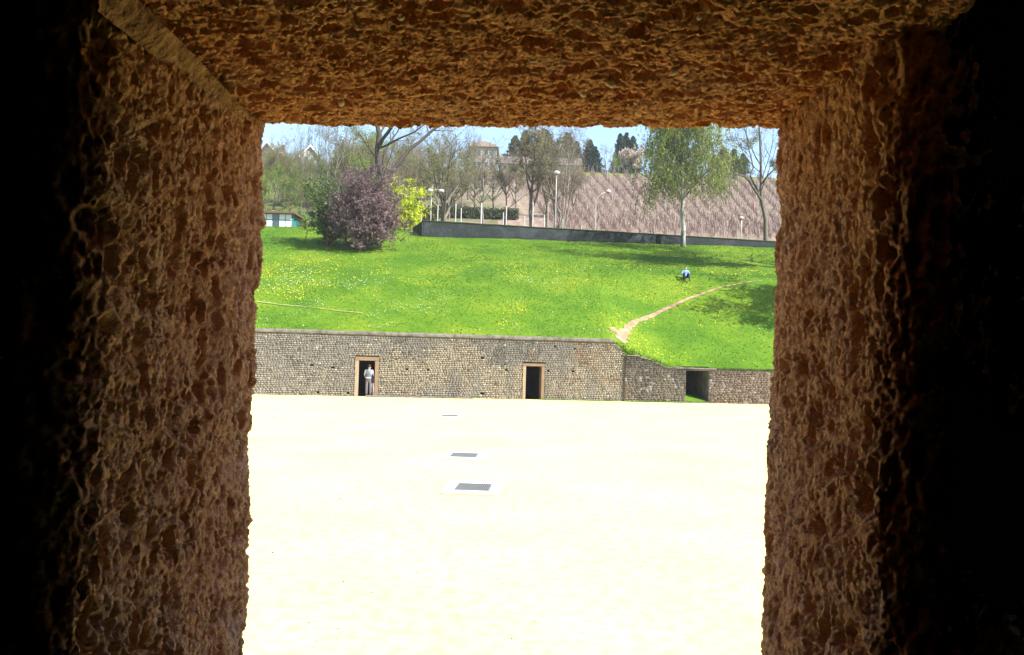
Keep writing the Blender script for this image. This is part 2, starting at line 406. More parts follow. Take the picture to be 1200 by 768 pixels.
sweep('jamb', profile(-.600, -1, 2.0, 1.22), zs, 'z', 1, (1, 1, .62), pas, True, 1., (.86, .92, 1.15))  # tint darker than the lintel's: shade painted into the same stone
sweep('jamb', profile(.604, 1, 2.0, 1.37), zs, 'z', 41, (1.1, 1.1, .5), pas, False, 1., (.86, .90, 1.08))  # shade painted in by tint, as on the left jamb
sweep('lintel', profile(2.6 + .540, 1, 2.0, 1.12, inner=.9), np.arange(-.68, .68, .0034), 'x', 81, (.8, 1.15, 1), pas, False, .8, (1.14, 1.06, 1.05))  # tint lifted and warmed: light bounced off the sand painted into the colour
# smooth mortar chamfer in the upper left corner
def fillet():
    n, k = 90, 9; V = []
    for i in range(n):
        t = i / (n - 1); y = 1.97 - t * .80; wd = .004 + .036 * min(1, t * 1.3)
        for j in range(k):
            u = j / (k - 1)
            V.append((-.596 + u * wd * .75, y, 3.104 - wd * (1 - u)))
    V = np.array(V)
    d = (fbm(V * np.array([30, 12, 30]), 3, 5) - .5) * .045 + (fbm(V * 60, 3, 8) - .5) * .022
    V = V + np.array([.6, 0, -.6]) * d[:, None] + np.array([.004, 0, -.004])
    i = (np.arange(n - 1)[:, None] * k + np.arange(k - 1)[None]).ravel()
    link('mortar_fillet', mesh('mortar_fillet', V - np.array([0, 1.6, 1]), np.stack([i, i + 1, i + k + 1, i + k], 1), M_MORTAR_PALE, None, True), pas)
fillet()
# pebbles caught in the lintel
pm = MB().ball((0, 0, 0), (.011, .007, .006), 9, 6); pb = pm.build('pebble', M_PEB, pas, (.05, 0, 0), True)
k = 0
for (px, py) in [(543, 66), (470, 20), (423, 33), (625, 70), (683, 110), (715, 97), (773, 42), (850, 88), (905, 60), (560, 112), (790, 84), (330, 60), (640, 30), (745, 120), (820, 20), (400, 120), (505, 88), (880, 118)]:
    d = CM @ Vector(((px - 600) / F, -(py - 384) / F, -1)); t = .526 / d.z
    p = EYE + d * t
    o = pb if k == 0 else pb.copy()
    if k: COL.objects.link(o); o.parent = pas
    o.location = (p.x, p.y - 1.6, p.z - 1.0); s_ = random.uniform(.6, 1.25); o.scale = (s_ * 1.2, s_, s_); o.rotation_euler = (random.uniform(-.4, .4), random.uniform(-.4, .4), random.uniform(0, 3)); k += 1
# the wall masses round the opening (coarse blocks behind the rough faces) and the dark chamber
mb = MB()
mb.box(-9, -.70, -.40, .385, -1.0, 2.6); mb.box(.70, 9, -.235, .385, -1.0, 2.6)
mb.box(-.70, .70, -.45, .385, 2.20, 2.6); mb.box(-.70, .70, -.44, .385, -1.0, .0)
mb.build('wall_mass', M_PASS, pas)
c = MB(); X0, X1, Y0, Y1, Z0, Z1 = -2.6, 2.6, -9.5, 1.24, 1.0, 4.6
c.box(X0 - .3, X1 + .3, Y0, 1.0, Z0 - .3, Z0 - .002, Matrix.Translation((0, -1.6, -1)))
c.build('chamber_floor', M_CHAMBER, pas)
for nm, b in (('chamber_ceiling', (X0 - .3, X1 + .3, Y0, 1.35, 3.61, 3.9)), ('chamber_wall', (X0 - .3, X0, Y0, 1.19, 1.0, 3.6)), ('chamber_wall', (X1, X1 + .3, Y0, 1.19, 1.0, 3.6)), ('chamber_wall', (X0, X1, Y0, Y0 + .3, 1.0, 3.6))):
    MB().box(*b, Matrix.Translation((0, -1.6, -1))).build(nm, M_CHAMBER, pas)

# ------------------------------------------------------------------ arena wall
aw = empty('arena_wall', (0, 46.5, 0)); tag(aw, 'long curved beige and grey rubble-stone wall between the pale arena floor and the grass bank', 'wall')
AO = np.array([0, 46.5, 0])
def wnorm(X): t = np.array([1, float(.155 - .0024 * X)]); t /= np.linalg.norm(t); return np.array([t[1], -t[0]])
def wpv(X, z, out):
    X = np.asarray(X, float); s = .155 - .0024 * X; L = np.sqrt(1 + s * s)
    return np.stack([X + s / L * out, Yw(X) - out / L, z + 0 * X], -1)
topx = [-40, 5.72, 5.75, 6.25, 6.3, 7.15, 7.3, 8.1, 8.2, 8.55, 8.75, 40]
topz = [3.24, 3.24, 3.14, 2.84, 2.56, 2.54, 2.44, 2.25, 2.12, 2.04, 1.90, 1.90]
def wtop(X): return np.interp(X, topx, topz)
D1 = (PX(420.5, 45.3, 1), PX(438.8, 45.3, 1), 1.90); D2 = (PX(616, 46.6, 1), PX(634.5, 46.6, 1), 1.82); D3 = (9.78, 11.12, 1.80)
FR = .2
def in_open(x0, x1, z0, z1):
    for (a, b, h), f in ((D1, FR), (D2, FR - .04), (D3, 0)):
        if x1 > a - f + .01 and x0 < b + f - .01 and z0 < h + (f if f else 0) - .02: return True
    return False
holes = [(363, 429), (389, 430), (415, 431), (372, 460), (409, 461), (478, 432), (503, 433), (592, 433), (642, 435), (671, 435), (564, 461), (565, 419), (650, 407), (672, 410)]
hpos = []
for a, b in holes:
    y = float(Yw((a - 600) * .0465)); p = P(a, b, y); hpos.append((p[0], p[2]))
sv, sc, sq = [], [], []; mv, mq = [], []
def cell(x0, x1, z0, z1, sect):
    b = len(mv)
    hole = any(x0 <= hx < x1 and z0 <= hz < z1 for hx, hz in hpos)
    cs = [(x0, z0), (x1, z0), (x1, z1), (x0, z1)]
    off = -.02
    mv.extend([(x, z, off) for x, z in cs])
    if hole:
        mv.extend([(x, z, -.34) for x, z in cs])
        for k in range(4): mq.append((b + k, b + (k + 1) % 4, b + 4 + (k + 1) % 4, b + 4 + k))
        mq.append((b + 4, b + 5, b + 6, b + 7)); return
    mq.append((b, b + 1, b + 2, b + 3))
    j = .012 if sect != 2 else .008
    if random.random() < (.012 if sect == 0 else .02): return     # missing stone shows the mortar bed
    d = random.uniform(.0, .028) if random.random() < .9 else .045; q = len(sv); J = lambda: random.uniform(-.006, .006)
    sv.extend([(x0 + j + J(), z0 + j + J(), -.03), (x1 - j + J(), z0 + j + J(), -.03), (x1 - j + J(), z1 - j + J(), -.03), (x0 + j + J(), z1 - j + J(), -.03)])
    e = j + .014
    sv.extend([(x0 + e + J(), z0 + e, d + J()), (x1 - e + J(), z0 + e, d + J()), (x1 - e + J(), z1 - e, d + J()), (x0 + e + J(), z1 - e, d + J())])
    for k in range(4): sq.append((q + k, q + (k + 1) % 4, q + 4 + (k + 1) % 4, q + 4 + k))
    sq.append((q + 4, q + 5, q + 6, q + 7))
    sc.append(((x0 + x1) / 2, (z0 + z1) / 2, sect, random.random(), random.random()))
z = 0; row = 0
while z < 3.3:
    h = random.uniform(.088, .118); x = -20.0 + random.random() * .1
    while x < 18.5:
        sect = 0 if x < 6.3 else (1 if x < 11.1 else 2)
        wdt = random.uniform(.10, .19) if sect == 0 else random.uniform(.12, .30)
        if sect == 0 and x + wdt > 6.3: wdt = 6.3 - x
        if wdt < .03: x += wdt + .001; continue
        z1 = min(z + h, float(min(wtop(x), wtop(x + wdt))))
        if z1 - z > .05 and not in_open(x, x + wdt, z, z1): cell(x, x + wdt, z, z1, sect)
        elif z1 - z > .05:
            for (a, b, hh), f in ((D1, FR), (D2, FR - .04), (D3, 0)):   # partial stones beside openings
                a -= f; b += f; hh += f
                if z < hh - .02:
                    if x < a - .04 and x + wdt > a: cell(x, a, z, z1, sect)
                    if x + wdt > b + .04 and x < b: cell(b, x + wdt, z, z1, sect)
        x += wdt
    z += h; row += 1
def place(v, sect_off=None):
    v = np.array(v); off = v[:, 2] + np.where(v[:, 0] > 6.301, .12, 0)
    return wpv(v[:, 0], v[:, 1], off) - AO
sc = np.array(sc); X, Z = sc[:, 0], sc[:, 1]
st1 = n2(X, Z, .35, 61, 4); st2 = n2(X * 3, Z * .5, .5, 71, 3); pat = n2(X, Z * 1.5, 1.1, 91, 3)
warm = np.array([.44, .365, .26]); grey = np.array([.235, .22, .20]); dark = np.array([.115, .10, .085]); pale = np.array([.56, .50, .40]); brown = np.array([.25, .185, .135]); rust = np.array([.38, .23, .13])
upf = np.clip((Z / np.maximum(wtop(X), .1) - .46) * 2.8 + (st1 - .5) * 6, 0, 1)[:, None]
c = warm * (1 - upf) + grey * upf
c = c * (1 - .55 * np.clip((st1 - .6) * 6, 0, 1))[:, None] + dark * .0
leftg = np.clip((-6 - X) / 6, 0, .75)[:, None]; c = c * (1 - leftg) + np.array([.36, .325, .27]) * leftg
rr = np.clip((pat - .60) * 6, 0, .6)[:, None] * (X > 1)[:, None]; c = c * (1 - rr) + rust * rr
s1 = (sc[:, 2] == 1)[:, None]; s2 = (sc[:, 2] == 2)[:, None]
up1 = np.clip(.35 + (Z - .6) * .45 + (st2 - .5) * 2.5, 0, 1)[:, None]
c = np.where(s1, np.array([.30, .23, .165]) * (1 - up1) + dark * up1, c)
c = np.where(s2, np.array([.29, .205, .15]) * (1 - up1 * .5) + np.array([.14, .115, .10]) * up1 * .5, c)
streak = (np.clip((n2(X * 5, Z * .6, 1, 77, 2) - .63) * 12, 0, 1) * ((Z > .5) & (Z < 1.3)))[:, None]
c = np.where(s1 | s2, c * (1 - streak * .6) + np.array([.55, .52, .5]) * streak * .6, c)
pl = (sc[:, 3] > .965)[:, None]; c = np.where(pl & ~(s1 | s2), pale, c); c = np.where((sc[:, 3] < .12)[:, None], c * .55, c)
c = c * np.array([1, 1.02, 1.10]) * (.42 + .17 * sc[:, 4])[:, None]
drip = np.clip((n2(X * 1.6, Z * .3, 1, 97, 3) - .54) * 7, 0, .7)[:, None] * (sc[:, 2] == 0)[:, None]; c = c * (1 - drip) + np.array([.15, .14, .13]) * drip
blk = [(535, 430, 7, 26)]   # dark water stain
for a, b, wpx, hpx in blk:
    p = P(a, b, 46.2); m = np.exp(-((X - p[0]) / (wpx * .045)) ** 2 - ((Z - .9) / .8) ** 2)[:, None] * .75; c = c * (1 - m) + np.array([.13, .125, .12]) * m
o = link('stonework', mesh('stonework', place(sv), np.array(sq), M_STONE, np.repeat(np.clip(c, 0, 1), 8, 0)), aw); o['kind'] = 'stuff'
o = link('mortar_bed', mesh('mortar_bed', place(mv), np.array(mq), M_WMORTAR), aw); o['kind'] = 'stuff'
# coping stones
x = -20.0; pr = [(-.30, 0), (.05, 0), (.075, .04), (.075, .13), (.045, .185), (-.05, .205), (-.30, .215)]
while x < 5.65:
    L = min(random.uniform(.75, 1.5), 5.70 - x)
    if 5.70 - (x + L) < .4: L = 5.70 - x
    n = 6; V = []; dz = random.uniform(-.012, .012); do = random.uniform(-.015, .015)
    xs = np.linspace(x + .006, x + L - .006, n)
    for xx in xs:
        for (oo, zz) in pr: V.append((xx, 3.245 + zz + (dz if zz else 0) + random.uniform(-.006, .006), oo + do + random.uniform(-.006, .006)))
    V = np.array(V); k = len(pr); W = wpv(V[:, 0], V[:, 1], V[:, 2]); o0 = W.mean(0)
    Fq = []; 
    for i in range(n - 1):
        for j in range(k): Fq.append((i * k + j, i * k + (j + 1) % k, (i + 1) * k + (j + 1) % k, (i + 1) * k + j))
    me = bpy.data.meshes.new('coping_stone'); me.from_pydata([tuple(p) for p in (W - o0)], [], Fq + [tuple(range(k))[::-1], tuple((n - 1) * k + j for j in range(k))]); me.materials.append(M_COPE); me.update()
    link('coping_stone', me, aw, tuple(o0 - AO)); x += L
# ragged ledge stones along the stepped right-hand top
x = 5.72
while x < 18:
    L = random.uniform(.28, .75)
    if x < 9 and abs(float(wtop(x)) - float(wtop(x + L))) > .06: L = .22
    zt = float(min(wtop(x), wtop(x + L))) if x < 9 else 1.9
    th = random.uniform(.05, .09); Vv = []
    for zz in (0, th):
        for (xx, oo) in ((x + .01, .14 + random.uniform(0, .05)), (x + L - .01, .14 + random.uniform(0, .05)), (x + L - .02, -.35), (x + .02, -.35)):
            Vv.append(wpv(xx, zt + zz + random.uniform(-.01, .015), oo - (.10 if x < 6.3 else 0)) - AO)
    o_ = MB().hexa(Vv).build('ledge_stone', M_COPE if x < 11.1 else M_MOSS, aw); x += L
# wall core (closes the back and top) and reveals
core = MB()
def seg(x0, x1, z0, z1, o0=-.30, o1=-.045):
    n = max(1, int((x1 - x0) / 1.0)); xs = np.linspace(x0, x1, n + 1)
    for a, b in zip(xs[:-1], xs[1:]):
        core.hexa([wpv(a, z0, o1) - AO, wpv(b, z0, o1) - AO, wpv(b, z0, o0) - AO, wpv(a, z0, o0) - AO, wpv(a, z1, o1) - AO, wpv(b, z1, o1) - AO, wpv(b, z1, o0) - AO, wpv(a, z1, o0) - AO])
core = MB(); O1 = -.36
seg(-20, D1[0] - .01, 0, 3.24, -.6, O1); seg(D1[0], D1[1], D1[2] + .01, 3.24, -.6, O1); seg(D1[1] + .01, D2[0] - .01, 0, 3.24, -.6, O1); seg(D2[0], D2[1], D2[2] + .01, 3.24, -.6, O1); seg(D2[1] + .01, 5.7, 0, 3.24, -.6, O1)
seg(5.7, 8.6, 0, 1.9, -.6, O1); seg(8.6, D3[0] - .01, 0, 1.85, -.6, -.05); seg(D3[0], D3[1], D3[2] + .01, 1.89, -.9, .10); seg(D3[1] + .01, 18, 0, 1.85, -.6, -.05)
core.build('core', M_WMORTAR, aw)
# door frames and dark rooms behind
def quadbox(par, name, x0, x1, z0, z1, o0, o1, m, bev=.012):
    v = [wpv(x0, z0, o1) - AO, wpv(x1, z0, o1) - AO, wpv(x1, z0, o0) - AO, wpv(x0, z0, o0) - AO, wpv(x0, z1, o1) - AO, wpv(x1, z1, o1) - AO, wpv(x1, z1, o0) - AO, wpv(x0, z1, o0) - AO]
    return MB().hexa(v).build(name, m, par, None, False, bev)
for (a, b, h), f, full in ((D1, FR, True), (D2, FR - .04, False)):
    d = link('doorway', mesh('doorway', np.zeros((0, 3)), np.zeros((0, 4), int)) if False else bpy.data.meshes.new('doorway'), aw)
    bm_ = bmesh.new()
    me_ = MB()
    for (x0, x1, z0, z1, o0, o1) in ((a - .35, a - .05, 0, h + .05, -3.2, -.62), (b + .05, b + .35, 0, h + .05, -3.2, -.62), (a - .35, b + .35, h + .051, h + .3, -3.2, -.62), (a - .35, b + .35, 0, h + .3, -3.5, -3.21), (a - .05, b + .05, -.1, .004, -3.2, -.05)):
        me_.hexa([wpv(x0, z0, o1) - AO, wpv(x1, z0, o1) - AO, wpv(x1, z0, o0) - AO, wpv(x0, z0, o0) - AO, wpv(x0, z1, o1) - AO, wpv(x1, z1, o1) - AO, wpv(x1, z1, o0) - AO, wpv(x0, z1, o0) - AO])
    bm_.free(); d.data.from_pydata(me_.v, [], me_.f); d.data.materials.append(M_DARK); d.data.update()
    quadbox(d, 'frame_jamb', a - f, a, 0, h - .004, -.62, .035, M_FRAME2); quadbox(d, 'frame_jamb', b, b + f, 0, h - .004, -.62, .035, M_FRAME)
    quadbox(d, 'frame_lintel', a - f, b + f, h, h + (f if full else .15), -.62, .045, M_FRAME)
# right-hand entrance: dark passage with a grassy bank inside
en = MB(); a, b, h = D3
for (x0, x1, z0, z1, o0, o1) in ((a - .35, a - .0, 0, h + .004, -3.5, .095), (b + .0, b + .35, 0, h + .004, -3.5, .095), (a - .35, b + .35, h + .006, h + .05, -3.5, -.91), (a - .35, b + .35, 0, h, -3.8, -3.51)):
    en.hexa([wpv(x0, z0, o1) - AO, wpv(x1, z0, o1) - AO, wpv(x1, z0, o0) - AO, wpv(x0, z0, o0) - AO, wpv(x0, z1, o1) - AO, wpv(x1, z1, o1) - AO, wpv(x1, z1, o0) - AO, wpv(x0, z1, o0) - AO])
en_ = en.build('entrance_passage', plain('passage_wall_dark', (.10, .095, .075), .5, 2.5, .95, .1, 0, .03), aw)
quadbox(en_, 'threshold', a + .003, b - .003, 0, .07, .065, .18, M_COPE)
V = []; n = 12
for j in range(n):
    for i in range(n):
        u = i / (n - 1); v_ = j / (n - 1); V.append(wpv(a + (b - a) * u, .075 + .55 * v_ ** .6 * (1 - .65 * u) + .02 * math.sin(9 * u + 7 * v_), .06 - 1.5 * v_) - AO)
i = (np.arange(n - 1)[:, None] * n + np.arange(n - 1)[None]).ravel()
link('grass_patch', mesh('grass_patch', np.array(V), np.stack([i, i + 1, i + n + 1, i + n], 1), M_GRASS, None, True), en_)
# low kerb at the foot of the wall
kx0, kx1 = PX(428, 45.3, 0), PX(553, 46, 0); x = kx0
kb = empty('edging_kerb', tuple(wpv((kx0 + kx1) / 2, 0, .35))); tag(kb, 'low weathered stone kerb lying at the wall foot between the two doorways', 'kerb'); ko = np.array(kb.location)
while x < kx1 - .1:
    L = min(random.uniform(.8, 1.3), kx1 - x); v = [wpv(xx, zz, oo) - ko for zz in (0, .10) for xx, oo in ((x + .01, .5), (x + L - .01, .5), (x + L - .01, .28), (x + .01, .28))]
    MB().hexa(v).build('kerb_stone', M_COPE, kb, None, False, .01); x += L
# weeds at the wall foot
# ------------------------------------------------------------------ drains
def drain(px, py, lab, slab):
    Y = 2600 / (py - (412 + (px - 600) * .028)); p = P(px, py, Y); X = p[0]
    r = empty('drain_cover', (X, Y, 0)); tag(r, lab, 'drain cover', 'metal drain covers set in the arena floor')
    fr = MB(); w2, d2 = .29, .36
    fr.box(-w2 - .03, w2 + .03, -d2 - .03, -d2, 0, .034); fr.box(-w2 - .03, w2 + .03, d2, d2 + .03, 0, .034); fr.box(-w2 - .03, -w2, -d2, d2, 0, .034); fr.box(w2, w2 + .03, -d2, d2, 0, .034)
    fr.build('frame', M_METAL, r)
    MB().box(-w2, w2, -d2, d2, .004, .012).build('sump', M_GREY, r)
    bar0 = None
    for i in range(15):
        xx = -w2 + .02 + (2 * w2 - .04) * i / 14
        if bar0 is None: bar0 = MB().box(-.011, .011, -d2 + .001, d2 - .001, .013, .032).build('bar', M_METAL, r, (xx, 0, 0))
        else: o = bar0.copy(); COL.objects.link(o); o.parent = r; o.location = (xx, 0, 0)
    for yy in (-.18, 0, .18): MB().box(-w2 + .001, w2 - .001, yy - .008, yy + .008, .011, .027).build('cross_bar', M_METAL, r)
    if slab:
        sl_ = MB(); e = .033
        sl_.box(-slab, -w2 - e, -.75, .75, 0, .022); sl_.box(w2 + e, slab, -.75, .75, 0, .022); sl_.box(-w2 - e, w2 + e, d2 + e, .75, 0, .022); sl_.box(-w2 - e, w2 + e, -.75, -d2 - e, 0, .022)
        sl_.build('slab', M_SLAB, r)
        sl2 = MB(); sl2.box(-slab - .02, slab + .02, -.775, -.752, 0, .012); sl2.build('edge_outline', M_DIRT, r)  # thin dark outline strip along the slab's front edge
    r.rotation_euler = (0, 0, R(-3))
drain(555, 571.5, 'nearest grey metal drain grate, set in the widest pale concrete slab', .52)
drain(544, 534, 'middle one of the three grey metal drain grates in the sand', .50)
drain(527, 487.6, 'farthest metal drain grate, a thin grey line in the sand towards the wall', .42)
# pebbles and debris on the sand
n = 2400
xs = rng.uniform(-15, 15, n); ys = 6 + 38 * rng.random(n) ** 1.3; V = []; Fq = []
sz = rng.uniform(.005, .015, n) * (1 + ys / 14); ang = rng.uniform(0, 6.28, n)
oct_ = np.array([(1, 0, 0), (0, 1, 0), (-1, 0, 0), (0, -1, 0), (0, 0, .6)])
Vp = (oct_[None] * sz[:, None, None] * rng.uniform(.5, 1.2, (n, 5, 1)) + np.stack([xs, ys, 0 * xs], 1)[:, None]).reshape(-1, 3)
f0 = np.array([(0, 1, 4), (1, 2, 4), (2, 3, 4), (3, 0, 4)]); Fp = (np.arange(n)[:, None, None] * 5 + f0[None]).reshape(-1, 3)
pc = np.repeat(rng.uniform(.05, .5, (n, 1)) * np.array([.6, .5, .38]), 5, 0)
o = link('gravel', mesh('gravel', Vp, Fp, attrmat('gravel', .9, .1), pc)); tag(o, 'small pebbles scattered over the pale arena sand', 'gravel', None, 'stuff')

# ------------------------------------------------------------------ upper wall
uw = empty('boundary_wall', (8, 78, 13)); tag(uw, 'low dark mossy boundary wall running along the top of the grass bank', 'wall'); UO = np.array([8, 78, 13.])
def uwall():
    xs = np.linspace(-8, 44, 105); nrm = np.array([.28, -1]) / math.hypot(.28, 1)
    def sheet(name, prof, m, jit, kind=None, xs=xs):
        V = []
        for x in xs:
            top = 13.62 + (x + 8) * .0095
            for (o_, z_) in prof:
                zb = top + z_ if z_ is not None else float(Hbank(x, float(Yu(x)))) - .5
                V.append((x + nrm[0] * o_, float(Yu(x)) + nrm[1] * o_, zb + random.uniform(-jit, jit)))
        V = np.array(V) - UO; k = len(prof); i = (np.arange(len(xs) - 1)[:, None] * k + np.arange(k - 1)[None]).ravel()
        link(name, mesh(name, V, np.stack([i, i + k, i + k + 1, i + 1], 1), m), uw)
    sheet('wall_body', [(-.18, None), (-.18, -.06), (.18, -.06), (.18, None)], M_UPPER, 0)
    for j in range(35):   # coping slabs
        a, b = -8 + j * 1.48, -8 + (j + 1) * 1.48 - .02
        v = []
        dz = random.uniform(-.012, .012)
        for zz in (-.058, .02):
            for xx, oo in ((a, .23), (b, .23), (b, -.23), (a, -.23)): v.append(np.array([xx + nrm[0] * oo, float(Yu(xx)) + nrm[1] * oo, 13.62 + (xx + 8) * .0095 + zz + dz]) - UO)
        MB().hexa(v).build('coping_slab', M_MOSS, uw)
    # return end, sloping down and away
    a = np.array([-8.0, float(Yu(-8))]); bpt = a + np.array([-.95, 1.6])
    v = [(a[0] + .2, a[1] - .17, 11.6), (a[0] + .3, a[1] + .3, 11.6), (bpt[0] + .3, bpt[1], 12.2), (bpt[0], bpt[1], 12.2), (a[0] + .2, a[1] - .17, 13.60), (a[0] + .3, a[1] + .3, 13.60), (bpt[0] + .3, bpt[1], 13.25), (bpt[0], bpt[1], 13.25)]
    v = [np.array(p) - UO for p in v]; MB().hexa([v[3], v[0], v[1], v[2], v[7], v[4], v[5], v[6]]).build('end_return', M_MOSS, uw)
uwall()

# ------------------------------------------------------------------ vegetation toolkit
class Tubes:
    def __init__(s): s.d = []
    def add(s, Pn, Rn, sides): s.d.append((Pn, Rn, sides))
    def arrays(s):
        VV, FF, b = [], [], 0
        for Pn, Rn, sd_ in s.d:
            m, n, _ = Pn.shape
            T = np.empty_like(Pn); T[:, 1:-1] = Pn[:, 2:] - Pn[:, :-2]; T[:, 0] = Pn[:, 1] - Pn[:, 0]; T[:, -1] = Pn[:, -1] - Pn[:, -2]
            T /= np.linalg.norm(T, axis=2, keepdims=True) + 1e-9
            A = np.cross(T, np.array([.31, .93, .17])); A /= np.linalg.norm(A, axis=2, keepdims=True) + 1e-9; B = np.cross(T, A)
            q = np.arange(sd_) * 2 * math.pi / sd_
            V = Pn[:, :, None] + Rn[:, :, None, None] * (A[:, :, None] * np.cos(q)[None, None, :, None] + B[:, :, None] * np.sin(q)[None, None, :, None])
            VV.append(V.reshape(-1, 3))
            i = np.arange(m)[:, None, None] * n * sd_ + np.arange(n - 1)[None, :, None] * sd_; k = np.arange(sd_)[None, None]; k2 = (k + 1) % sd_
            FF.append((np.stack(np.broadcast_arrays(i + k, i + k2, i + sd_ + k2, i + sd_ + k), -1) + b).reshape(-1, 4)); b += m * n * sd_
        return np.concatenate(VV), np.concatenate(FF)
def nz(v): return v / (np.linalg.norm(v, axis=-1, keepdims=True) + 1e-9)
def spawn(Pn, Rn, k, t0, t1, L, ang, g, npts, rr, wob=.12, rfac=.6, rmin=.004, shape=None, tpow=1., rg=rng):
    m, n, _ = Pn.shape; t = t0 + (t1 - t0) * rg.random((m, k)) ** tpow
    f = t * (n - 1); i = np.minimum(f.astype(int), n - 2); u = (f - i)[..., None]; r = np.arange(m)[:, None]
    p0 = Pn[r, i] * (1 - u) + Pn[r, i + 1] * u; r0 = Rn[r, i] * (1 - u[..., 0]) + Rn[r, i + 1] * u[..., 0]
    T = nz(Pn[r, i + 1] - Pn[r, i]); rd = nz(rg.normal(size=T.shape)); pr = nz(np.cross(T, rd))
    a = np.radians(rg.uniform(ang[0], ang[1], (m, k)))[..., None]; D = nz(T * np.cos(a) + pr * np.sin(a))
    plen = np.linalg.norm(np.diff(Pn, axis=1), axis=2).sum(1)[:, None]
    ln = (L[0] + (L[1] - L[0]) * rg.random((m, k))) * (plen if L[2] else 1)
    if shape is not None: ln = ln * shape(t)
    out = np.empty((m, k, npts, 3)); out[:, :, 0] = p0; st = (ln / (npts - 1))[..., None]
    for j in range(1, npts):
        D = nz(D + np.array([0, 0, g]) + rg.normal(size=D.shape) * wob); out[:, :, j] = out[:, :, j - 1] + D * st
    rs = np.maximum(np.minimum(r0 * rfac, rr), rmin)[..., None] * np.linspace(1, .35, npts)
    return out.reshape(m * k, npts, 3), np.maximum(rs.reshape(m * k, npts), rmin * .5)
def leaves(Pn, per, size, jit, cols, rg=rng, t0=.2, aspect=1.6, hang=False):
    m, n, _ = Pn.shape; t = t0 + (1 - t0) * rg.random((m, per)); f = t * (n - 1); i = np.minimum(f.astype(int), n - 2); u = (f - i)[..., None]; r = np.arange(m)[:, None]
    c = (Pn[r, i] * (1 - u) + Pn[r, i + 1] * u).reshape(-1, 3) + rg.normal(size=(m * per, 3)) * jit
    N_ = len(c); a = nz(rg.normal(size=(N_, 3)))
    if hang: a = nz(a * np.array([.5, .5, .5]) + np.array([0, 0, -1.]))
    b = nz(np.cross(a, rg.normal(size=(N_, 3)))); s = (size * rg.uniform(.6, 1.4, N_))[:, None]
    q = np.stack([c + a * s * aspect * .5, c + b * s * .5, c - a * s * aspect * .5, c - b * s * .5], 1)
    cols = np.array(cols); ci = cols[rg.integers(0, len(cols), N_)] * rg.uniform(.75, 1.3, (N_, 1))
    # clump variation in hue (new growth / older growth), stays with the plant
    v = fbm(c * .7, 2, 3)[:, None]; ci = ci * (.52 + .58 * v)
    return q.reshape(-1, 3), np.arange(N_ * 4).reshape(-1, 4), np.repeat(ci, 4, 0)
def limb(pts, r0, r1, n=9, wob=.0):
    pts = np.array(pts, float); d = np.concatenate([[0], np.cumsum(np.linalg.norm(np.diff(pts, axis=0), axis=1))]); s = np.linspace(0, d[-1], n)
    o = np.stack([np.interp(s, d, pts[:, k]) for k in range(3)], 1); o[1:-1] += rng.normal(size=(n - 2, 3)) * wob * d[-1]
    return o, np.linspace(r0, r1, n)
def tube_obj(name, tb, colr, parent, var=.15):
    V, Fq = tb.arrays(); c = np.array(colr) * (1 + var * (fbm(V * 2.5, 2, 4)[:, None] - .5) * 2)
    return link(name, mesh(name, V, Fq, M_BARK, np.clip(c, 0, 1), True), parent)
def veg(name, loc, label, cat, group=None):
    r = empty(name, tuple(loc)); tag(r, label, cat, group); return r
BARK = (.10, .085, .065); GREYB = (.17, .145, .115)
BUD = [(.22, .26, .05), (.18, .22, .05), (.27, .27, .08)]; TAN = [(.24, .19, .12), (.20, .17, .10), (.27, .22, .12)]; FRESH = [(.16, .30, .03), (.20, .34, .04), (.12, .24, .03)]
def crown_from(root, limbs, name='tree', levels=(7, 8, 7), L=(.5, .42, .38), ang=(25, 60), g=.05, twr=.014, lf=None, colr=BARK, trunk_sides=10, rmax=.12, twn=4, t0=.3, parts=('trunk', 'branches', 'foliage'), tsplit=1, wob=.12, shape=None):
    """limbs: list of (P,R) with equal n; first tsplit = trunk"""
    tb = Tubes()
    for p, r in limbs[:tsplit]: tb.add(p[None], r[None], trunk_sides)
    tube_obj(parts[0], tb, colr, root)
    tb = Tubes(); ps = np.stack([p for p, r in limbs]); rs = np.stack([r for p, r in limbs])
    for p, r in limbs[tsplit:]: tb.add(p[None], r[None], 7)
    a, ar = spawn(ps, rs, levels[0], t0, 1, (L[0] * .6, L[0] * 1.2, 1), ang, g, 6, rmax, wob, .55, .012, shape); tb.add(a, ar, 5)
    b, br = spawn(a, ar, levels[1], .15, 1, (L[1] * .6, L[1] * 1.3, 1), ang, g, 5, .05, wob * 1.1, .6, .009); tb.add(b, br, 3)
    c_, cr = spawn(b, br, levels[2], .1, 1, (L[2] * .6, L[2] * 1.4, 1), ang, g, twn, twr, wob * 1.2, .7, .006); tb.add(c_, cr, 3)
    tube_obj(parts[1], tb, colr, root, .3)
    if lf:
        V, Fq, cc = leaves(np.concatenate([c_[:, :4], ]), lf[0], lf[1], lf[2], lf[3])
        link(parts[2], mesh(parts[2], V, Fq, M_LEAF, np.clip(cc, 0, 1)), root)
    return a, b, c_
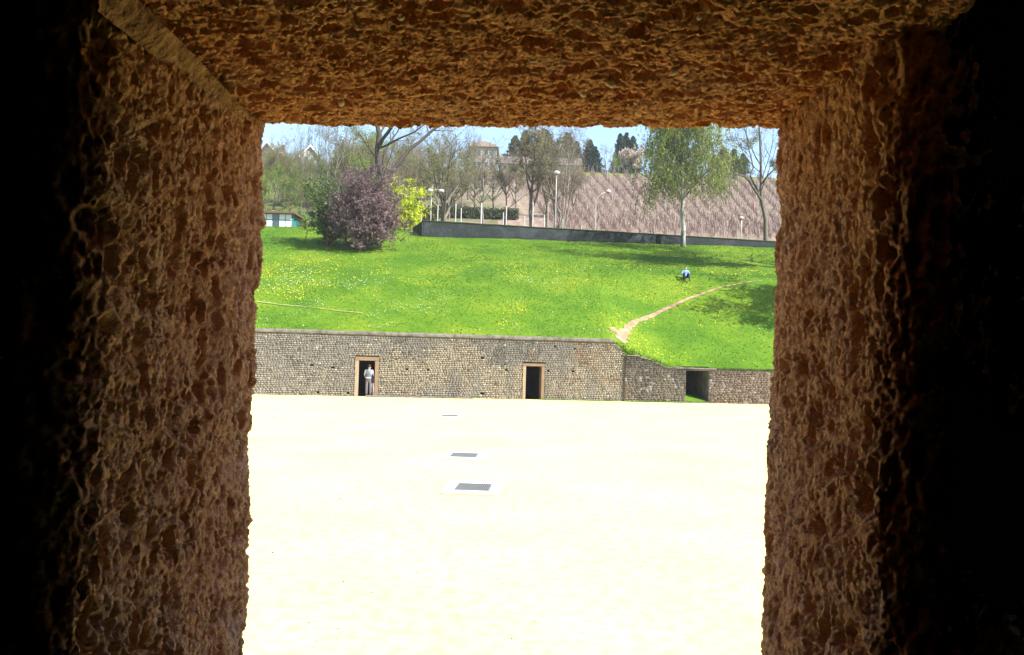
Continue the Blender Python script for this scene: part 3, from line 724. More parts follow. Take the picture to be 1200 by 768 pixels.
def auto_limbs(H, lean=0., forks=3, spread=.35, r=.16, fork_at=.3, n=9, stems=1):
    L = []
    for s in range(stems):
        a0 = rng.uniform(0, 6.28); off = np.array([math.cos(a0), math.sin(a0), 0]) * (.0 if stems == 1 else .25)
        sp = lean if stems == 1 else spread * .6
        top = np.array([math.cos(a0) * H * sp * .5, math.sin(a0) * H * sp * .5, H * rng.uniform(.9, 1)])
        L.append(limb([off, off + (top - off) * .35 + rng.normal(size=3) * .1, top], r / math.sqrt(stems), .02, n, .012))
    for f in range(forks):
        p, rr = L[f % stems]; i = int(n * rng.uniform(fork_at, fork_at + .35)); i = min(i, n - 3); a = rng.uniform(0, 6.28); st_ = p[i]
        ln = (H - st_[2]) * rng.uniform(.7, .95); d = np.array([math.cos(a) * spread, math.sin(a) * spread, 1.]); d /= np.linalg.norm(d)
        end = st_ + d * ln; mid = st_ + (end - st_) * .4 + np.array([math.cos(a), math.sin(a), 0]) * ln * .10
        L.append(limb([st_, mid, end], rr[i] * .75, .018, n, .012))
    return L, stems
def wx(px, Y, z=14): return PX(px, Y, z)

# --- 1. big dark bare tree behind the purple shrub (limbs read off the photograph, given real depth)
Yt = 80.; bx = wx(447, Yt); bz = ground(bx, Yt) - .2; root = veg('bare_tree', (bx, Yt, bz), 'large dark leafless tree with heavy forked limbs, rising behind the purple shrub', 'tree')
B = np.array([bx, Yt, bz])
def L3(pts, r0, r1, n=9): return limb([P(a, b, Yt + dy) - B if i or b < 255 else np.zeros(3) for i, (a, b, dy) in enumerate(pts)], r0, r1, n, .003)
limbs = [L3([(447, 262, 0), (446, 215, 0), (443, 178, 0), (446, 163, .2), (441, 140, .4)], .52, .20),
         L3([(444, 172, 0), (450, 160, -.6), (462, 146, -1.5), (470, 128, -2.5), (474, 105, -3)], .20, .07),
         L3([(447, 214, 0), (462, 197, .8), (476, 178, 1.6), (496, 162, 2.4), (517, 145, 3), (545, 122, 4)], .22, .09),
         L3([(448, 198, 0), (451, 180, .6), (455, 168, 1.2), (466, 155, 2), (478, 130, 3)], .12, .04),
         L3([(443, 173, 0), (452, 171, -1), (468, 162, -2.2), (485, 156, -3), (502, 142, -4)], .12, .04),
         L3([(444, 160, 0), (449, 151, 1), (455, 140, 2), (462, 115, 3)], .11, .035),
         L3([(441, 186, 0), (436, 178, -1), (431, 172, -2), (420, 155, -3)], .07, .03),
         L3([(449, 204, 0), (455, 197, 1), (464, 194, 2), (480, 190, 3)], .06, .02)]
crown_from(root, limbs, levels=(5, 4, 4), L=(.30, .42, .4), ang=(25, 55), g=.04, lf=(1, .05, .05, BUD), colr=(.05, .045, .036), rmax=.06, t0=.45)

# --- 2. tree with green buds left of centre
def nt_tree(px, Y, ytop, label, H=None, **k):
    X = wx(px, Y); z = ground(X, Y) - .15; top = P(px, ytop, Y)[2]; H = top - z
    return veg('budding_tree' if k.pop('bud', True) else 'bare_tree', (X, Y, z), label, 'tree'), H
root, H = nt_tree(517, 90, 160, 'bare crooked tree with green buds beside the two-headed lamp')
Lb, s_ = auto_limbs(H, .1, 7, .75, .30, .12); crown_from(root, Lb, levels=(7, 8, 7), L=(.40, .42, .4), ang=(25, 65), g=.05, lf=(2, .075, .1, BUD), colr=(.11, .10, .07), tsplit=s_)
root, H = nt_tree(566, 92, 172, 'slim bare tree with sparse buds in front of the gabled villa', bud=False)
Lb, s_ = auto_limbs(H, .08, 5, .45, .16, .25); crown_from(root, Lb, levels=(6, 6, 6), L=(.32, .42, .4), ang=(25, 55), lf=(2, .06, .08, BUD + TAN), colr=GREYB, tsplit=s_)
root, H = nt_tree(590, 94, 178, 'thin leafless tree between the slim budding tree and the twin-trunked tree', bud=False)
Lb, s_ = auto_limbs(H, .05, 5, .4, .14, .25); crown_from(root, Lb, levels=(6, 6, 6), L=(.32, .42, .4), ang=(25, 55), lf=(1, .06, .08, TAN), colr=GREYB, tsplit=s_)
root, H = nt_tree(622, 92, 150, 'tall slender dark-trunked tree with brownish buds in front of the long low building', bud=False)
Lb, s_ = auto_limbs(H, .03, 6, .35, .26, .25); crown_from(root, Lb, levels=(8, 8, 7), L=(.28, .4, .4), ang=(22, 50), lf=(3, .075, .10, TAN + BUD[:1]), colr=(.12, .10, .08), tsplit=s_)
root, H = nt_tree(641, 94, 152, 'tall straight grey-trunked tree left of the many-stemmed tree', bud=False)
Lb, s_ = auto_limbs(H, .03, 5, .30, .22, .3); crown_from(root, Lb, levels=(7, 7, 6), L=(.26, .4, .4), ang=(22, 50), lf=(3, .075, .10, TAN), colr=GREYB, tsplit=s_)
root, H = nt_tree(655, 91, 158, 'fan-shaped leafless tree of many stems under the tall lamp', bud=False)
Lb, s_ = auto_limbs(H, .3, 7, .5, .30, .10, stems=7); crown_from(root, Lb, levels=(7, 7, 6), L=(.26, .4, .4), ang=(20, 50), lf=(2, .07, .10, TAN + BUD[:1]), colr=GREYB, tsplit=s_)

# --- birch in front of the upper wall
def birch(px, Y, ytop, label, W=.45, strands=1.):
    X = wx(px, Y); z = ground(X, Y) - .1; H = P(px, ytop, Y)[2] - z; root = veg('weeping_birch', (X, Y, z), label, 'tree')
    tp = limb([(0, 0, 0), (-.10, 0, H * .25), (-.15, .1, H * .5), (-.35, .1, H * .75), (-.3, 0, H)], .23, .03, 13, .004)
    tb = Tubes(); tb.add(tp[0][None], tp[1][None], 12); V, Fq = tb.arrays()
    n_ = fbm(V * np.array([3, 3, 7]), 3, 12); cc = np.where(n_[:, None] > .52, np.array([.33, .32, .28]), np.array([.09, .09, .075])); link('trunk', mesh('trunk', V, Fq, M_BARK, cc, True), root)
    tb = Tubes(); shp = lambda t: np.interp(t, [.3, .45, .7, 1], [1.1, 1.15, .9, .35])
    a, ar = spawn(tp[0][None], tp[1][None], 40, .36, .99, (W * H * .60, W * H * 1.0, 0), (35, 62), .03, 9, .07, .10, .6, .015, shp); a[:, 5:, 2] -= (np.arange(4) ** 1.5 * .10)[None]; tb.add(a, ar, 5)
    b, br = spawn(a, ar, 6, .25, 1, (.25, .5, 1), (25, 60), -.05, 6, .02, .12, .6, .008); tb.add(b, br, 3)
    c_, cr = spawn(b, br, int(7 * strands), .2, 1, (1.2, 3.3, 0), (30, 80), -.6, 7, .010, .10, .8, .006); tb.add(c_, cr, 3)
    tube_obj('branches', tb, (.17, .15, .10), root, .3)
    V, Fq, cc = leaves(c_, 16, .10, .08, [(.24, .30, .055), (.19, .25, .045), (.27, .31, .07), (.15, .21, .04)], aspect=1.8, hang=True)
    link('foliage', mesh('foliage', V, Fq, M_LEAF, np.clip(cc, 0, 1)), root)
birch(801, 77.6, 134, 'weeping birch with white trunk and fresh green hanging crown, standing before the boundary wall')

# --- tree at the right edge
Yt = 82.5; bx = wx(899, Yt); bz = ground(bx, Yt) - .3; root = veg('bare_tree', (bx, Yt, bz), 'grey forked tree with almost bare crooked branches beside the right stone jamb', 'tree'); B = np.array([bx, Yt, bz])
limbs = [L3([(899, 290, 0), (897, 258, 0), (893, 232, 0), (893, 205, .3), (892, 180, .6), (890, 150, 1), (889, 118, 1)], .24, .05),
         L3([(893, 236, 0), (887, 226, -.5), (879, 214, -1), (871, 206, -2), (856, 203, -3), (838, 202, -4)], .13, .03),
         L3([(890, 228, 0), (883, 215, .8), (878, 205, 1.2), (884, 195, 1.8), (876, 170, 2), (874, 130, 2)], .10, .03),
         L3([(893, 215, 0), (899, 207, -1), (908, 198, -2), (920, 170, -3)], .09, .03),
         L3([(892, 195, 0), (886, 185, 1), (880, 172, 1.6), (868, 140, 2)], .07, .03)]
crown_from(root, limbs, levels=(7, 6, 5), L=(.34, .42, .4), ang=(25, 65), g=.02, lf=(6, .07, .12, BUD + TAN), colr=(.11, .10, .08), rmax=.05, t0=.35)

# --- shrubs on the bank
def shrub(px, py, Y, hw, h, label, name, stems, cols, barkc, lsize=.10, per=7, lev=(9, 8), depth=None, up=.35, seed=0, wfac=1., leanx=0.):
    p = P(px, py, Y); X = p[0]; z = ground(X, Y) - .05; root = veg(name, (X, Y, z), label, 'shrub')
    L = []
    for s in range(stems):
        a = 2 * math.pi * (s + rng.uniform(-.4, .4)) / stems; q = rng.uniform(.15, 1) ** .7
        ex = math.cos(a) * hw * q + leanx * hw; ey = math.sin(a) * (depth or hw) * q; ez = h * math.sqrt(max(.05, 1 - .8 * q * q)) * rng.uniform(.8, 1)
        L.append(limb([(math.cos(a) * .15, math.sin(a) * .15, 0), (ex * .45, ey * .45, ez * .6), (ex * .85, ey * .85, ez)], .055, .014, 8, .02))
    tb = Tubes(); ps = np.stack([a for a, b in L]); rs = np.stack([b for a, b in L]); tb.add(ps, rs, 6)
    a, ar = spawn(ps, rs, lev[0], .15, 1, (.22, .5, 1), (25, 80), .02, 6, .03, .14, .6, .008); tb.add(a, ar, 4)
    b, br = spawn(a, ar, lev[1], .1, 1, (.25, .6, 1), (25, 75), .02, 4, .012, .16, .7, .005); tb.add(b, br, 3)
    tube_obj('stems', tb, barkc, root)
    V, Fq, cc = leaves(b, per, lsize, .06, cols, t0=.05)
    keep = (V.reshape(-1, 4, 3)[:, :, 2].min(1) > -.1); Fq = Fq[keep]
    link('foliage', mesh('foliage', V, Fq, M_LEAF, np.clip(cc, 0, 1)), root); return root
shrub(427, 302, 65.5, 3.2, 5.9, 'big purple-leaved shrub on the grass bank casting a long shadow', 'purple_shrub', 30, [(.22, .135, .15), (.175, .11, .12), (.27, .18, .20), (.16, .115, .095)], (.07, .055, .05), .085, 12, (10, 10), 3.0)
shrub(385, 297, 66.8, 2.5, 5.4, 'dark green rounded shrub touching the left side of the purple shrub', 'green_shrub', 16, [(.07, .14, .025), (.10, .18, .03), (.05, .10, .02)], (.07, .06, .04), .11, 7, (8, 8), 1.8)
shrub(469, 266, 77, 2.3, 5.6, 'bright yellow-green shrub glowing behind the purple shrub', 'yellow_shrub', 14, [(.48, .56, .02), (.42, .54, .02), (.56, .59, .04)], (.12, .10, .04), .11, 10, (9, 9), 1.6)

# --- conifers
def conifer(px, Y, ybase, ytop, wpx, label, cols, group=None, proto=None):
    X = wx(px, Y, 38); z = P(px, ybase, Y)[2] - 1.5; zg = float(Hhill(X, Y)) - .2; H = P(px, ytop, Y)[2] - zg; W = wpx * 3.4 * Y / 1000
    root = veg('conifer', (X, Y, zg), label, 'tree', group)
    if proto is not None:
        h0, w0, pr = proto
        for chd in list(pr.children): o = chd.copy(); COL.objects.link(o); o.parent = root
        root.scale = (W / w0, W / w0, H / h0); root.rotation_euler = (0, 0, rng.uniform(0, 6)); return
    tr = limb([(0, 0, 0), (0, 0, H)], H * .018, .02, 8); tb = Tubes(); tb.add(tr[0][None], tr[1][None], 7); tube_obj('trunk', tb, (.10, .075, .055), root)
    tb = Tubes(); shp = lambda t: (1.04 - t) ** .85
    a, ar = spawn(tr[0][None], tr[1][None], 170, .12, .99, (W * .34, W * .60, 0), (70, 105), .0, 6, .05, .06, .5, .012, shp, .8); a[:, 3:, 2] += (np.arange(3) * .06)[None]; tb.add(a, ar, 3)
    b, br = spawn(a, ar, 9, .15, 1, (.2, .45, 1), (30, 65), -.08, 4, .015, .1, .6, .008); tb.add(b, br, 3)
    tube_obj('branches', tb, (.08, .07, .05), root)
    V, Fq, cc = leaves(b, 11, H * .020, .09, cols, t0=0, aspect=2.2); link('foliage', mesh('foliage', V, Fq, M_LEAF, np.clip(cc, 0, 1)), root)
    return (H, W, root)
DK = [(.025, .055, .035), (.035, .075, .045), (.02, .045, .035)]
c1 = conifer(637, 182, 190, 152, 16, 'pointed dark conifer rising highest behind the long low building', DK)
c2 = conifer(664, 180, 190, 157, 14, 'dark conifer above the right end of the long low building', DK)
conifer(602, 185, 190, 160, 13, 'dark conifer just right of the gabled villa', DK, None, c1)
conifer(614, 188, 190, 155, 12, 'narrow dark conifer second from the gabled villa, behind the roof', DK, None, c2)
conifer(675, 178, 192, 166, 9, 'small dark conifer at the far end of the long roof', DK, None, c1)
conifer(690, 176, 198, 165, 10, 'lone blue-green conifer in the gap right of the long building', DK, None, c2)
conifer(697, 172, 198, 172, 9, 'short bushy conifer at the top of the vineyard, right of the long building', DK, None, c1)
conifer(726, 178, 198, 158, 9, 'dark conifer, left one of the cluster beside the blossom tree', DK, None, c2)
conifer(733, 180, 198, 156, 10, 'tallest dark conifer of the cluster behind the blossom tree', DK, None, c1)
conifer(741, 178, 198, 161, 9, 'dark conifer at the right of the cluster behind the blossom tree', DK, None, c2)
YC = [(.10, .15, .04), (.08, .12, .04), (.13, .16, .05)]
c3 = conifer(848, 150, 205, 174, 9, 'yellowish-green cone-shaped conifer on the ridge right of the birch', YC)
conifer(860, 152, 205, 176, 8, 'grey-green conifer second on the ridge right of the birch', YC, None, c3)
conifer(871, 156, 205, 181, 7, 'small conifer behind the forked tree on the ridge', YC, None, c3)

# --- prototypes of hazy background trees
def proto_tree(H, forks, spread, levels, lf, colr, r=.2, fork_at=.2, stems=1, L=(.36, .42, .4)):
    root = empty('proto'); Lb, s_ = auto_limbs(H, .05, forks, spread, r, fork_at, stems=stems); crown_from(root, Lb, levels=levels, L=L, ang=(25, 60), lf=lf, colr=colr, tsplit=s_); return root
Hp = 12.
PR = [proto_tree(Hp, 6, .45, (8, 8, 5), (5, .11, .22, FRESH + BUD), (.13, .11, .08)),
      proto_tree(Hp, 6, .42, (8, 8, 6), (3, .085, .2, BUD + TAN), (.15, .12, .09)),
      proto_tree(Hp, 7, .55, (8, 8, 6), (2, .075, .16, TAN), (.17, .14, .12)),
      proto_tree(Hp, 5, .30, (6, 6, 5), (1, .07, .1, BUD), (.13, .12, .10), .14, .3)]
used = [False] * 4
def bgtree(px, Y, ytop, kind, label, wsc=1., name=None, group=None):
    X = wx(px, Y, 20); z = ground(X, Y) - .2; H = P(px, ytop, Y)[2] - z; pr = PR[kind]
    r = veg(name or ('leafy_tree' if kind == 0 else 'bare_tree'), (X, Y, z), label, 'tree', group)
    for ch in list(pr.children):
        if not used[kind]: ch.parent = r
        else: o = ch.copy(); COL.objects.link(o); o.parent = r
    if not used[kind]: used[kind] = True; PR[kind] = r; bpy.data.objects.remove(pr)
    s_ = H / Hp; r.scale = (s_ * wsc, s_ * wsc, s_); r.rotation_euler = (0, 0, rng.uniform(0, 6.28)); return r
G = 'trees of the wooded slope behind the bank'
bg_list = [
 (312, 94, 205, 0, 'fresh green young tree against the left stone jamb', 1.0),
 (322, 100, 172, 1, 'tall thin olive tree second from the left jamb', .8),
 (333, 96, 196, 0, 'leafy green tree just above the white pavilion', .9),
 (345, 112, 180, 2, 'brown twiggy tree below the white gable of the hillside house', .9),
 (353, 98, 146, 3, 'very tall thin bare tree crossing the sky left of the hillside house', .5),
 (361, 92, 208, 1, 'olive tree with a pale slanting trunk beside the dark green shrub', .8),
 (371, 99, 140, 3, 'tall bare tree crossing the sky over the right end of the hillside house', .6),
 (378, 108, 182, 0, 'green-tinged tree behind the dark green shrub', 1.0),
 (391, 96, 136, 3, 'tallest bare trunk between hillside house and big forked tree', .8),
 (402, 110, 176, 1, 'olive budding tree in the middle of the left wood', 1.0),
 (413, 100, 150, 1, 'broad olive-brown tree left of the big forked tree', .9),
 (424, 112, 158, 0, 'rounded green-brown tree close behind the big forked tree', 1.0),
 (432, 96, 186, 0, 'bright green young tree directly left of the big dark trunk', .8),
 (458, 108, 168, 1, 'olive tree seen between the limbs of the big forked tree', 1.0),
 (474, 116, 160, 1, 'brown-green tree under the long right limb of the forked tree', 1.0),
 (487, 104, 178, 2, 'twiggy brown tree right of the yellow-green shrub', 1.0),
 (500, 118, 172, 2, 'hazy brown tree left of the crooked budding tree', 1.0),
 (532, 116, 150, 2, 'tall hazy bare tree behind the crooked budding tree', .8),
 (548, 120, 168, 1, 'hazy tree left of the gabled villa', .9),
 (444, 120, 172, 2, 'brown twiggy tree hidden behind the big dark trunk', 1.),
 (338, 122, 168, 2, 'grey-brown tree on the ridge left of the hillside house', 1.),
 (318, 124, 168, 2, 'grey-brown tree on the ridge beside the left jamb', 1.),
 (396, 124, 170, 2, 'grey-brown tree high on the ridge left of centre of the wood', 1.),
 (306, 108, 178, 1, 'olive tree half hidden by the left stone jamb', 1.),
 (327, 112, 186, 2, 'brown twiggy tree behind the leafy one over the pavilion', 1.),
 (340, 104, 178, 1, 'olive-brown tree between pavilion and hillside house', 1.),
 (356, 110, 196, 0, 'green tree below the hillside house', 1.),
 (369, 116, 186, 1, 'olive tree just below the right end of the hillside house', 1.),
 (386, 114, 176, 2, 'twiggy brown tree above the dark green shrub', 1.),
 (398, 102, 192, 1, 'olive tree directly over the gap between green and purple shrubs', 1.),
 (409, 120, 166, 2, 'hazy brown tree high in the middle of the wood', 1.),
 (421, 102, 186, 1, 'olive tree behind the top of the purple shrub', 1.),
 (436, 116, 162, 1, 'rounded olive tree immediately behind the big fork', 1.),
 (452, 100, 192, 2, 'brown twiggy tree under the big right limb', 1.),
 (466, 102, 190, 1, 'olive tree above the yellow-green shrub', 1.),
 (480, 122, 166, 2, 'hazy brown tree on the skyline right of the forked tree', 1.),
 (493, 108, 188, 1, 'olive tree between yellow shrub and crooked tree', 1.),
 (512, 122, 174, 1, 'olive tree high behind the crooked budding tree', 1.),
 (526, 104, 196, 2, 'low twiggy tree right behind the crooked budding tree', 1.),
 (541, 108, 192, 1, 'olive twiggy tree left of the thick white post', 1.),
 (555, 114, 186, 2, 'brown twiggy tree under the gabled villa', 1.),
 (577, 112, 190, 2, 'brown twiggy tree right of the thick white post', 1.),
 (603, 110, 186, 1, 'olive twiggy tree left of the dark-trunked tree', 1.),
 (672, 108, 190, 2, 'thin twiggy tree right of the many-stemmed tree', 1.),
]
for a in bg_list: bgtree(a[0], a[1], a[2], a[3], a[4], a[5], None, G)
for a in [(584, 150, 178, 2, 'brown hazy tree growing right beside the gabled villa', .8), (612, 158, 163, 2, 'rounded brown tree in front of the long low roof', .9), (650, 156, 165, 2, 'brown twiggy tree in front of the middle of the long roof', .9),
          (668, 158, 174, 2, 'brown bushy tree before the right end of the long roof', .9), (708, 172, 172, 3, 'faint grey bare tree on the skyline between two conifer groups', 1.2), (716, 165, 182, 0, 'small leafy green tree on the skyline left of the blossom tree', 1.),
          (752, 160, 172, 1, 'olive tree on the ridge touching the birch crown', 1.), (818, 158, 170, 1, 'light budding tree on the ridge showing right of the birch', 1.), (832, 165, 166, 3, 'thin tree on the ridge between birch and yellowish conifer', 1.2), (836, 156, 186, 0, 'low green tree at the foot of the yellowish conifer', 1.)]:
    bgtree(*a, None, 'trees on the ridge above the vineyard')
# blossom tree
X = wx(738, 156, 38); z = ground(X, 156.); root = veg('blossom_tree', (X, 156, z), 'small pale pink blossoming tree at the top of the vineyard', 'tree')
Lb, s_ = auto_limbs(4.2, .1, 6, .8, .12, .15); crown_from(root, Lb, levels=(6, 6, 5), L=(.4, .42, .4), lf=(5, .14, .14, [(.62, .50, .44), (.68, .58, .50), (.5, .42, .36)]), colr=BARK, tsplit=s_)
# understory shrubs of the wood and along the terrace
k = 0
for (px, Y, h, wd, ci, lab) in [(306, 86, 3.2, 2.2, 0, 'bright green thicket shrub against the left jamb'), (322, 90, 3.5, 2.4, 1, 'olive thicket shrub above the pavilion roof'), (346, 86.5, 3.2, 2.0, 0, 'green thicket shrub right of the pavilion'),
                         (362, 84, 2.8, 1.8, 1, 'low brown-green shrub left of the dark green shrub'), (394, 90, 3.6, 2.2, 0, 'green thicket shrub peeping over the dark green shrub'), (414, 92, 4.6, 2.2, 0, 'fresh green thicket shrub above the purple shrub'), (432, 90, 4.8, 2.0, 0, 'fresh green shrub left of the big dark trunk'),
                         (482, 92, 3.0, 2.0, 2, 'brown shrub just right of the yellow-green shrub'), (500, 96, 2.6, 2.4, 2, 'brown shrub behind the two-headed lamp')]:
    cols = [FRESH, BUD, TAN][ci]; shrub(px, 260, Y, wd, h, lab, 'thicket_shrub', 9, cols, BARK, .12, 6, (6, 6), wd * .8)

# off-frame trees on the right whose shade falls across the bank
for (X, Y, H, kd, lab) in [(24.5, 54., 12., 0, 'spreading tree on the right of the bank throwing dappled shade over the path'), (26.5, 62.0, 25, 1, 'tree near the right end of the boundary wall throwing dappled shade below it'), (38., 52.5, 12, 1, 'outermost tree at the right of the bank')]:
    z = ground(X, Y); r = veg('shade_tree', (X, Y, z - .1), lab, 'tree')
    for ch in list(PR[kd].children): o = ch.copy(); COL.objects.link(o); o.parent = r
    s_ = H / Hp; r.scale = (s_ * 1.1, s_ * 1.1, s_)

# ------------------------------------------------------------------ grass tufts, flowers, path
path_px = [(716, 389, 47.6), (724, 399, 47.0), (731, 390, 49), (738, 381, 50.3), (752, 374, 51.5), (772, 366, 52.9), (792, 357, 54.4), (815, 347, 56.3), (842, 337, 58.2), (880, 332, 59.2), (930, 329, 60), (990, 326, 61)]
def on_bank(px, py):        # intersect the view ray with the bank
    d = CM @ Vector(((px - 600) / F, -(py - 384) / F, -1.0)); lo = 46.
    for Y in np.arange(46, 78, .1):
        p = EYE + d * (Y / d.y)
        if Y > float(Yw(p.x)) + .4 and p.z < float(Hbank(p.x, Y)): return np.array([p.x, Y])
    return np.array([p.x, 76.])
pp = np.array([on_bank(a, b) for a, b in [(727, 400), (729, 394), (735, 386), (745, 379), (760, 372), (780, 363), (800, 354), (820, 346), (845, 338), (878, 331), (893, 330)]])
def catmull(p, n=12):
    o = []
    for i in range(len(p) - 1):
        p0, p1, p2, p3 = p[max(i - 1, 0)], p[i], p[i + 1], p[min(i + 2, len(p) - 1)]
        for t in np.linspace(0, 1, n, endpoint=False): o.append(.5 * (2 * p1 + (p2 - p0) * t + (2 * p0 - 5 * p1 + 4 * p2 - p3) * t * t + (3 * p1 - p0 - 3 * p2 + p3) * t ** 3))
    return np.array(o + [p[-1]])
cp = catmull(pp)
tn = np.gradient(cp, axis=0); tn /= np.linalg.norm(tn, axis=1, keepdims=True); nn = np.stack([-tn[:, 1], tn[:, 0]], 1)
wd = np.interp(np.arange(len(cp)) / len(cp), [0, .06, .16, .3, .55, .8, 1], [.36, .34, .22, .15, .11, .08, .04])
def strip(name, c, nrm, w_, lift, m, k=7, rag=.8):
    V = []
    for i in range(len(c)):
        a = w_[i] * (1 + rag * (float(n2(c[i, 0] * 3, c[i, 1] * 3, 1, 8, 2)) - .5) * 2); b = w_[i] * (1 + rag * (float(n2(c[i, 0] * 3, c[i, 1] * 3, 1, 88, 2)) - .5) * 2)
        for j in range(k):
            u = -b + (a + b) * j / (k - 1); q = c[i] + nrm[i] * u; V.append((q[0], q[1], float(Hbank(q[0], q[1])) + lift))
    i = (np.arange(len(c) - 1)[:, None] * k + np.arange(k - 1)[None]).ravel()
    o = link(name, mesh(name, np.array(V), np.stack([i, i + k, i + k + 1, i + 1], 1), m, None, True)); o['kind'] = 'structure'; return o
strip('footpath', cp, nn, wd, .035, M_DIRT)
# the small side patch where the path meets the wall
sp = np.array([on_bank(a, b) for a, b in [(714, 386), (719, 388), (725, 392), (729, 398)]]); sp = catmull(sp, 8); t2 = np.gradient(sp, axis=0); t2 /= np.linalg.norm(t2, axis=1, keepdims=True)
strip('footpath', sp, np.stack([-t2[:, 1], t2[:, 0]], 1), np.linspace(.16, .34, len(sp)), .045, M_DIRT)
def tufts(n, name, h, w_, cols, dens, kind_lab):
    X = rng.uniform(-24, 27, n); s = rng.random(n) ** 1.0; y0 = Yw(X) + .42; y1 = np.maximum(Yu(np.maximum(X, -8)) - .25, 72.7) + (X < -8.4) * 8.5; Y = y0 + (y1 - y0) * s
    k = rng.random(n) < dens(X, Y)
    d = np.sqrt(((np.stack([X, Y], 1)[:, None] - cp[None, ::3]) ** 2).sum(2)).min(1); k &= (d > .42)
    d = np.sqrt(((np.stack([X, Y], 1)[:, None] - sp[None, ::3]) ** 2).sum(2)).min(1); k &= (d > .4)
    X, Y = X[k], Y[k]; n = len(X); Z = Hbank(X, Y); c = np.stack([X, Y, Z], 1)
    ang = rng.uniform(0, 6.28, n); d1 = np.stack([np.cos(ang), np.sin(ang), 0 * ang], 1) * w_; hh = h * rng.uniform(.6, 1.4, n)
    V = []; 
    lean = rng.normal(size=(n, 3)) * h * .5; lean[:, 2] = 0
    tip = c + lean + np.stack([0 * X, 0 * X, hh], 1); side = np.cross(nz(tip - c), d1)
    V = np.stack([c - d1, c + d1, tip + d1 * .3, c - side - d1 * .3, c + side, tip + lean * .3 - d1 * .2], 1).reshape(-1, 3)
    Fq = (np.arange(n)[:, None, None] * 6 + np.array([(0, 1, 2), (3, 4, 5)])[None]).reshape(-1, 3)
    big = n2(X, Y, .25, 33, 3); cols = np.array(cols); ci = cols[rng.integers(0, len(cols), n)] * (.42 + 1.16 * big)[:, None] * rng.uniform(.93, 1.08, (n, 1))
    o = link(name, mesh(name, V, Fq, M_BLADE, np.clip(np.repeat(ci, 6, 0), 0, 1))); tag(o, kind_lab, 'grass', None, 'stuff')
tufts(80000, 'grass', .04, .035, [(.105, .190, .009), (.115, .196, .010), (.125, .200, .011), (.098, .180, .009)], lambda X, Y: .35 + .65 * n2(X, Y, .5, 44, 3), 'short bright green grass covering the amphitheatre bank')
def flowers(n, name, col, size, dens, lab, cat):
    X = rng.uniform(-17.5, 20, n * 6); y0 = Yw(X) + .6; y1 = np.maximum(Yu(np.maximum(X, -8)) - .5, 72); Y = y0 + (y1 - y0) * rng.random(n * 6)
    k = np.nonzero(rng.random(n * 6) < dens(X, Y))[0][:n]; X, Y = X[k], Y[k]; m = len(X); Z = Hbank(X, Y) + .10
    c = np.stack([X, Y, Z], 1); s = size * rng.uniform(.6, 1.3, m)
    nrm = nz(np.stack([rng.normal(0, .4, m), -.7 + rng.normal(0, .3, m), np.ones(m)], 1)); a = nz(np.cross(nrm, np.array([0, 1., .3]))); b = np.cross(nrm, a)
    q = np.arange(6) * math.pi / 3
    ring = c[:, None] + s[:, None, None] * (a[:, None] * np.cos(q)[None, :, None] + b[:, None] * np.sin(q)[None, :, None])
    V = np.concatenate([ring, (c + nrm * .012)[:, None]], 1).reshape(-1, 3)
    Fq = (np.arange(m)[:, None, None] * 7 + np.array([(i, (i + 1) % 6, 6) for i in range(6)])[None]).reshape(-1, 3)
    o = link(name, mesh(name, V, Fq, attrmat(name, .7, .2), np.repeat(np.array(col) * rng.uniform(.85, 1.1, (m, 1)), 7, 0))); tag(o, lab, cat, None, 'stuff')
def dY(X, Y):
    s = np.clip(Y - Yw(X), 0, 30); low = np.exp(-((s - 7) / 7) ** 2)
    cl = np.clip((n2(X, Y, .45, 55, 4) - .555) * 14, 0, 1); r = np.exp(-((X - 8.2) / 2.2) ** 2 - ((s - 2.8) / 2.4) ** 2) * 3.0 * np.clip((n2(X, Y, .9, 58, 3) - .40) * 5, 0, 1)
    lft = np.exp(-((X + 15) / 4) ** 2 - ((s - 13) / 5) ** 2) * .7
    return np.clip(.012 * low + 1.1 * low * cl + r + lft, 0, 1) * .6
def dW(X, Y):
    s = np.clip(Y - Yw(X), 0, 30); low = np.exp(-((s - 5) / 6) ** 2) + .6 * np.exp(-((X + 14) / 5) ** 2 - ((s - 13) / 5) ** 2)
    return np.clip(low * np.clip((n2(X, Y, .42, 66, 4) - .55) * 14, 0, 1) * (X < 6) * 1.4 + .012, 0, 1) * .6
flowers(3400, 'dandelions', (.46, .40, .012), .031, dY, 'yellow dandelions dotted over the lower grass bank', 'flowers')
flowers(3200, 'daisies', (.28, .34, .20), .030, dW, 'pale small flowers in patches on the grass bank', 'flowers')
# faint dry track crossing the left of the bank
tr = catmull(np.array([on_bank(a, b) for a, b in [(300, 354), (330, 358), (360, 361), (395, 365), (425, 368)]]), 10); t2 = np.gradient(tr, axis=0); t2 /= np.linalg.norm(t2, axis=1, keepdims=True)
strip('dry_track', tr, np.stack([-t2[:, 1], t2[:, 0]], 1), np.linspace(.09, .06, len(tr)), .04, plain('dry_grass', (.20, .24, .07), .3, 2, .95, .1), 4, .9)
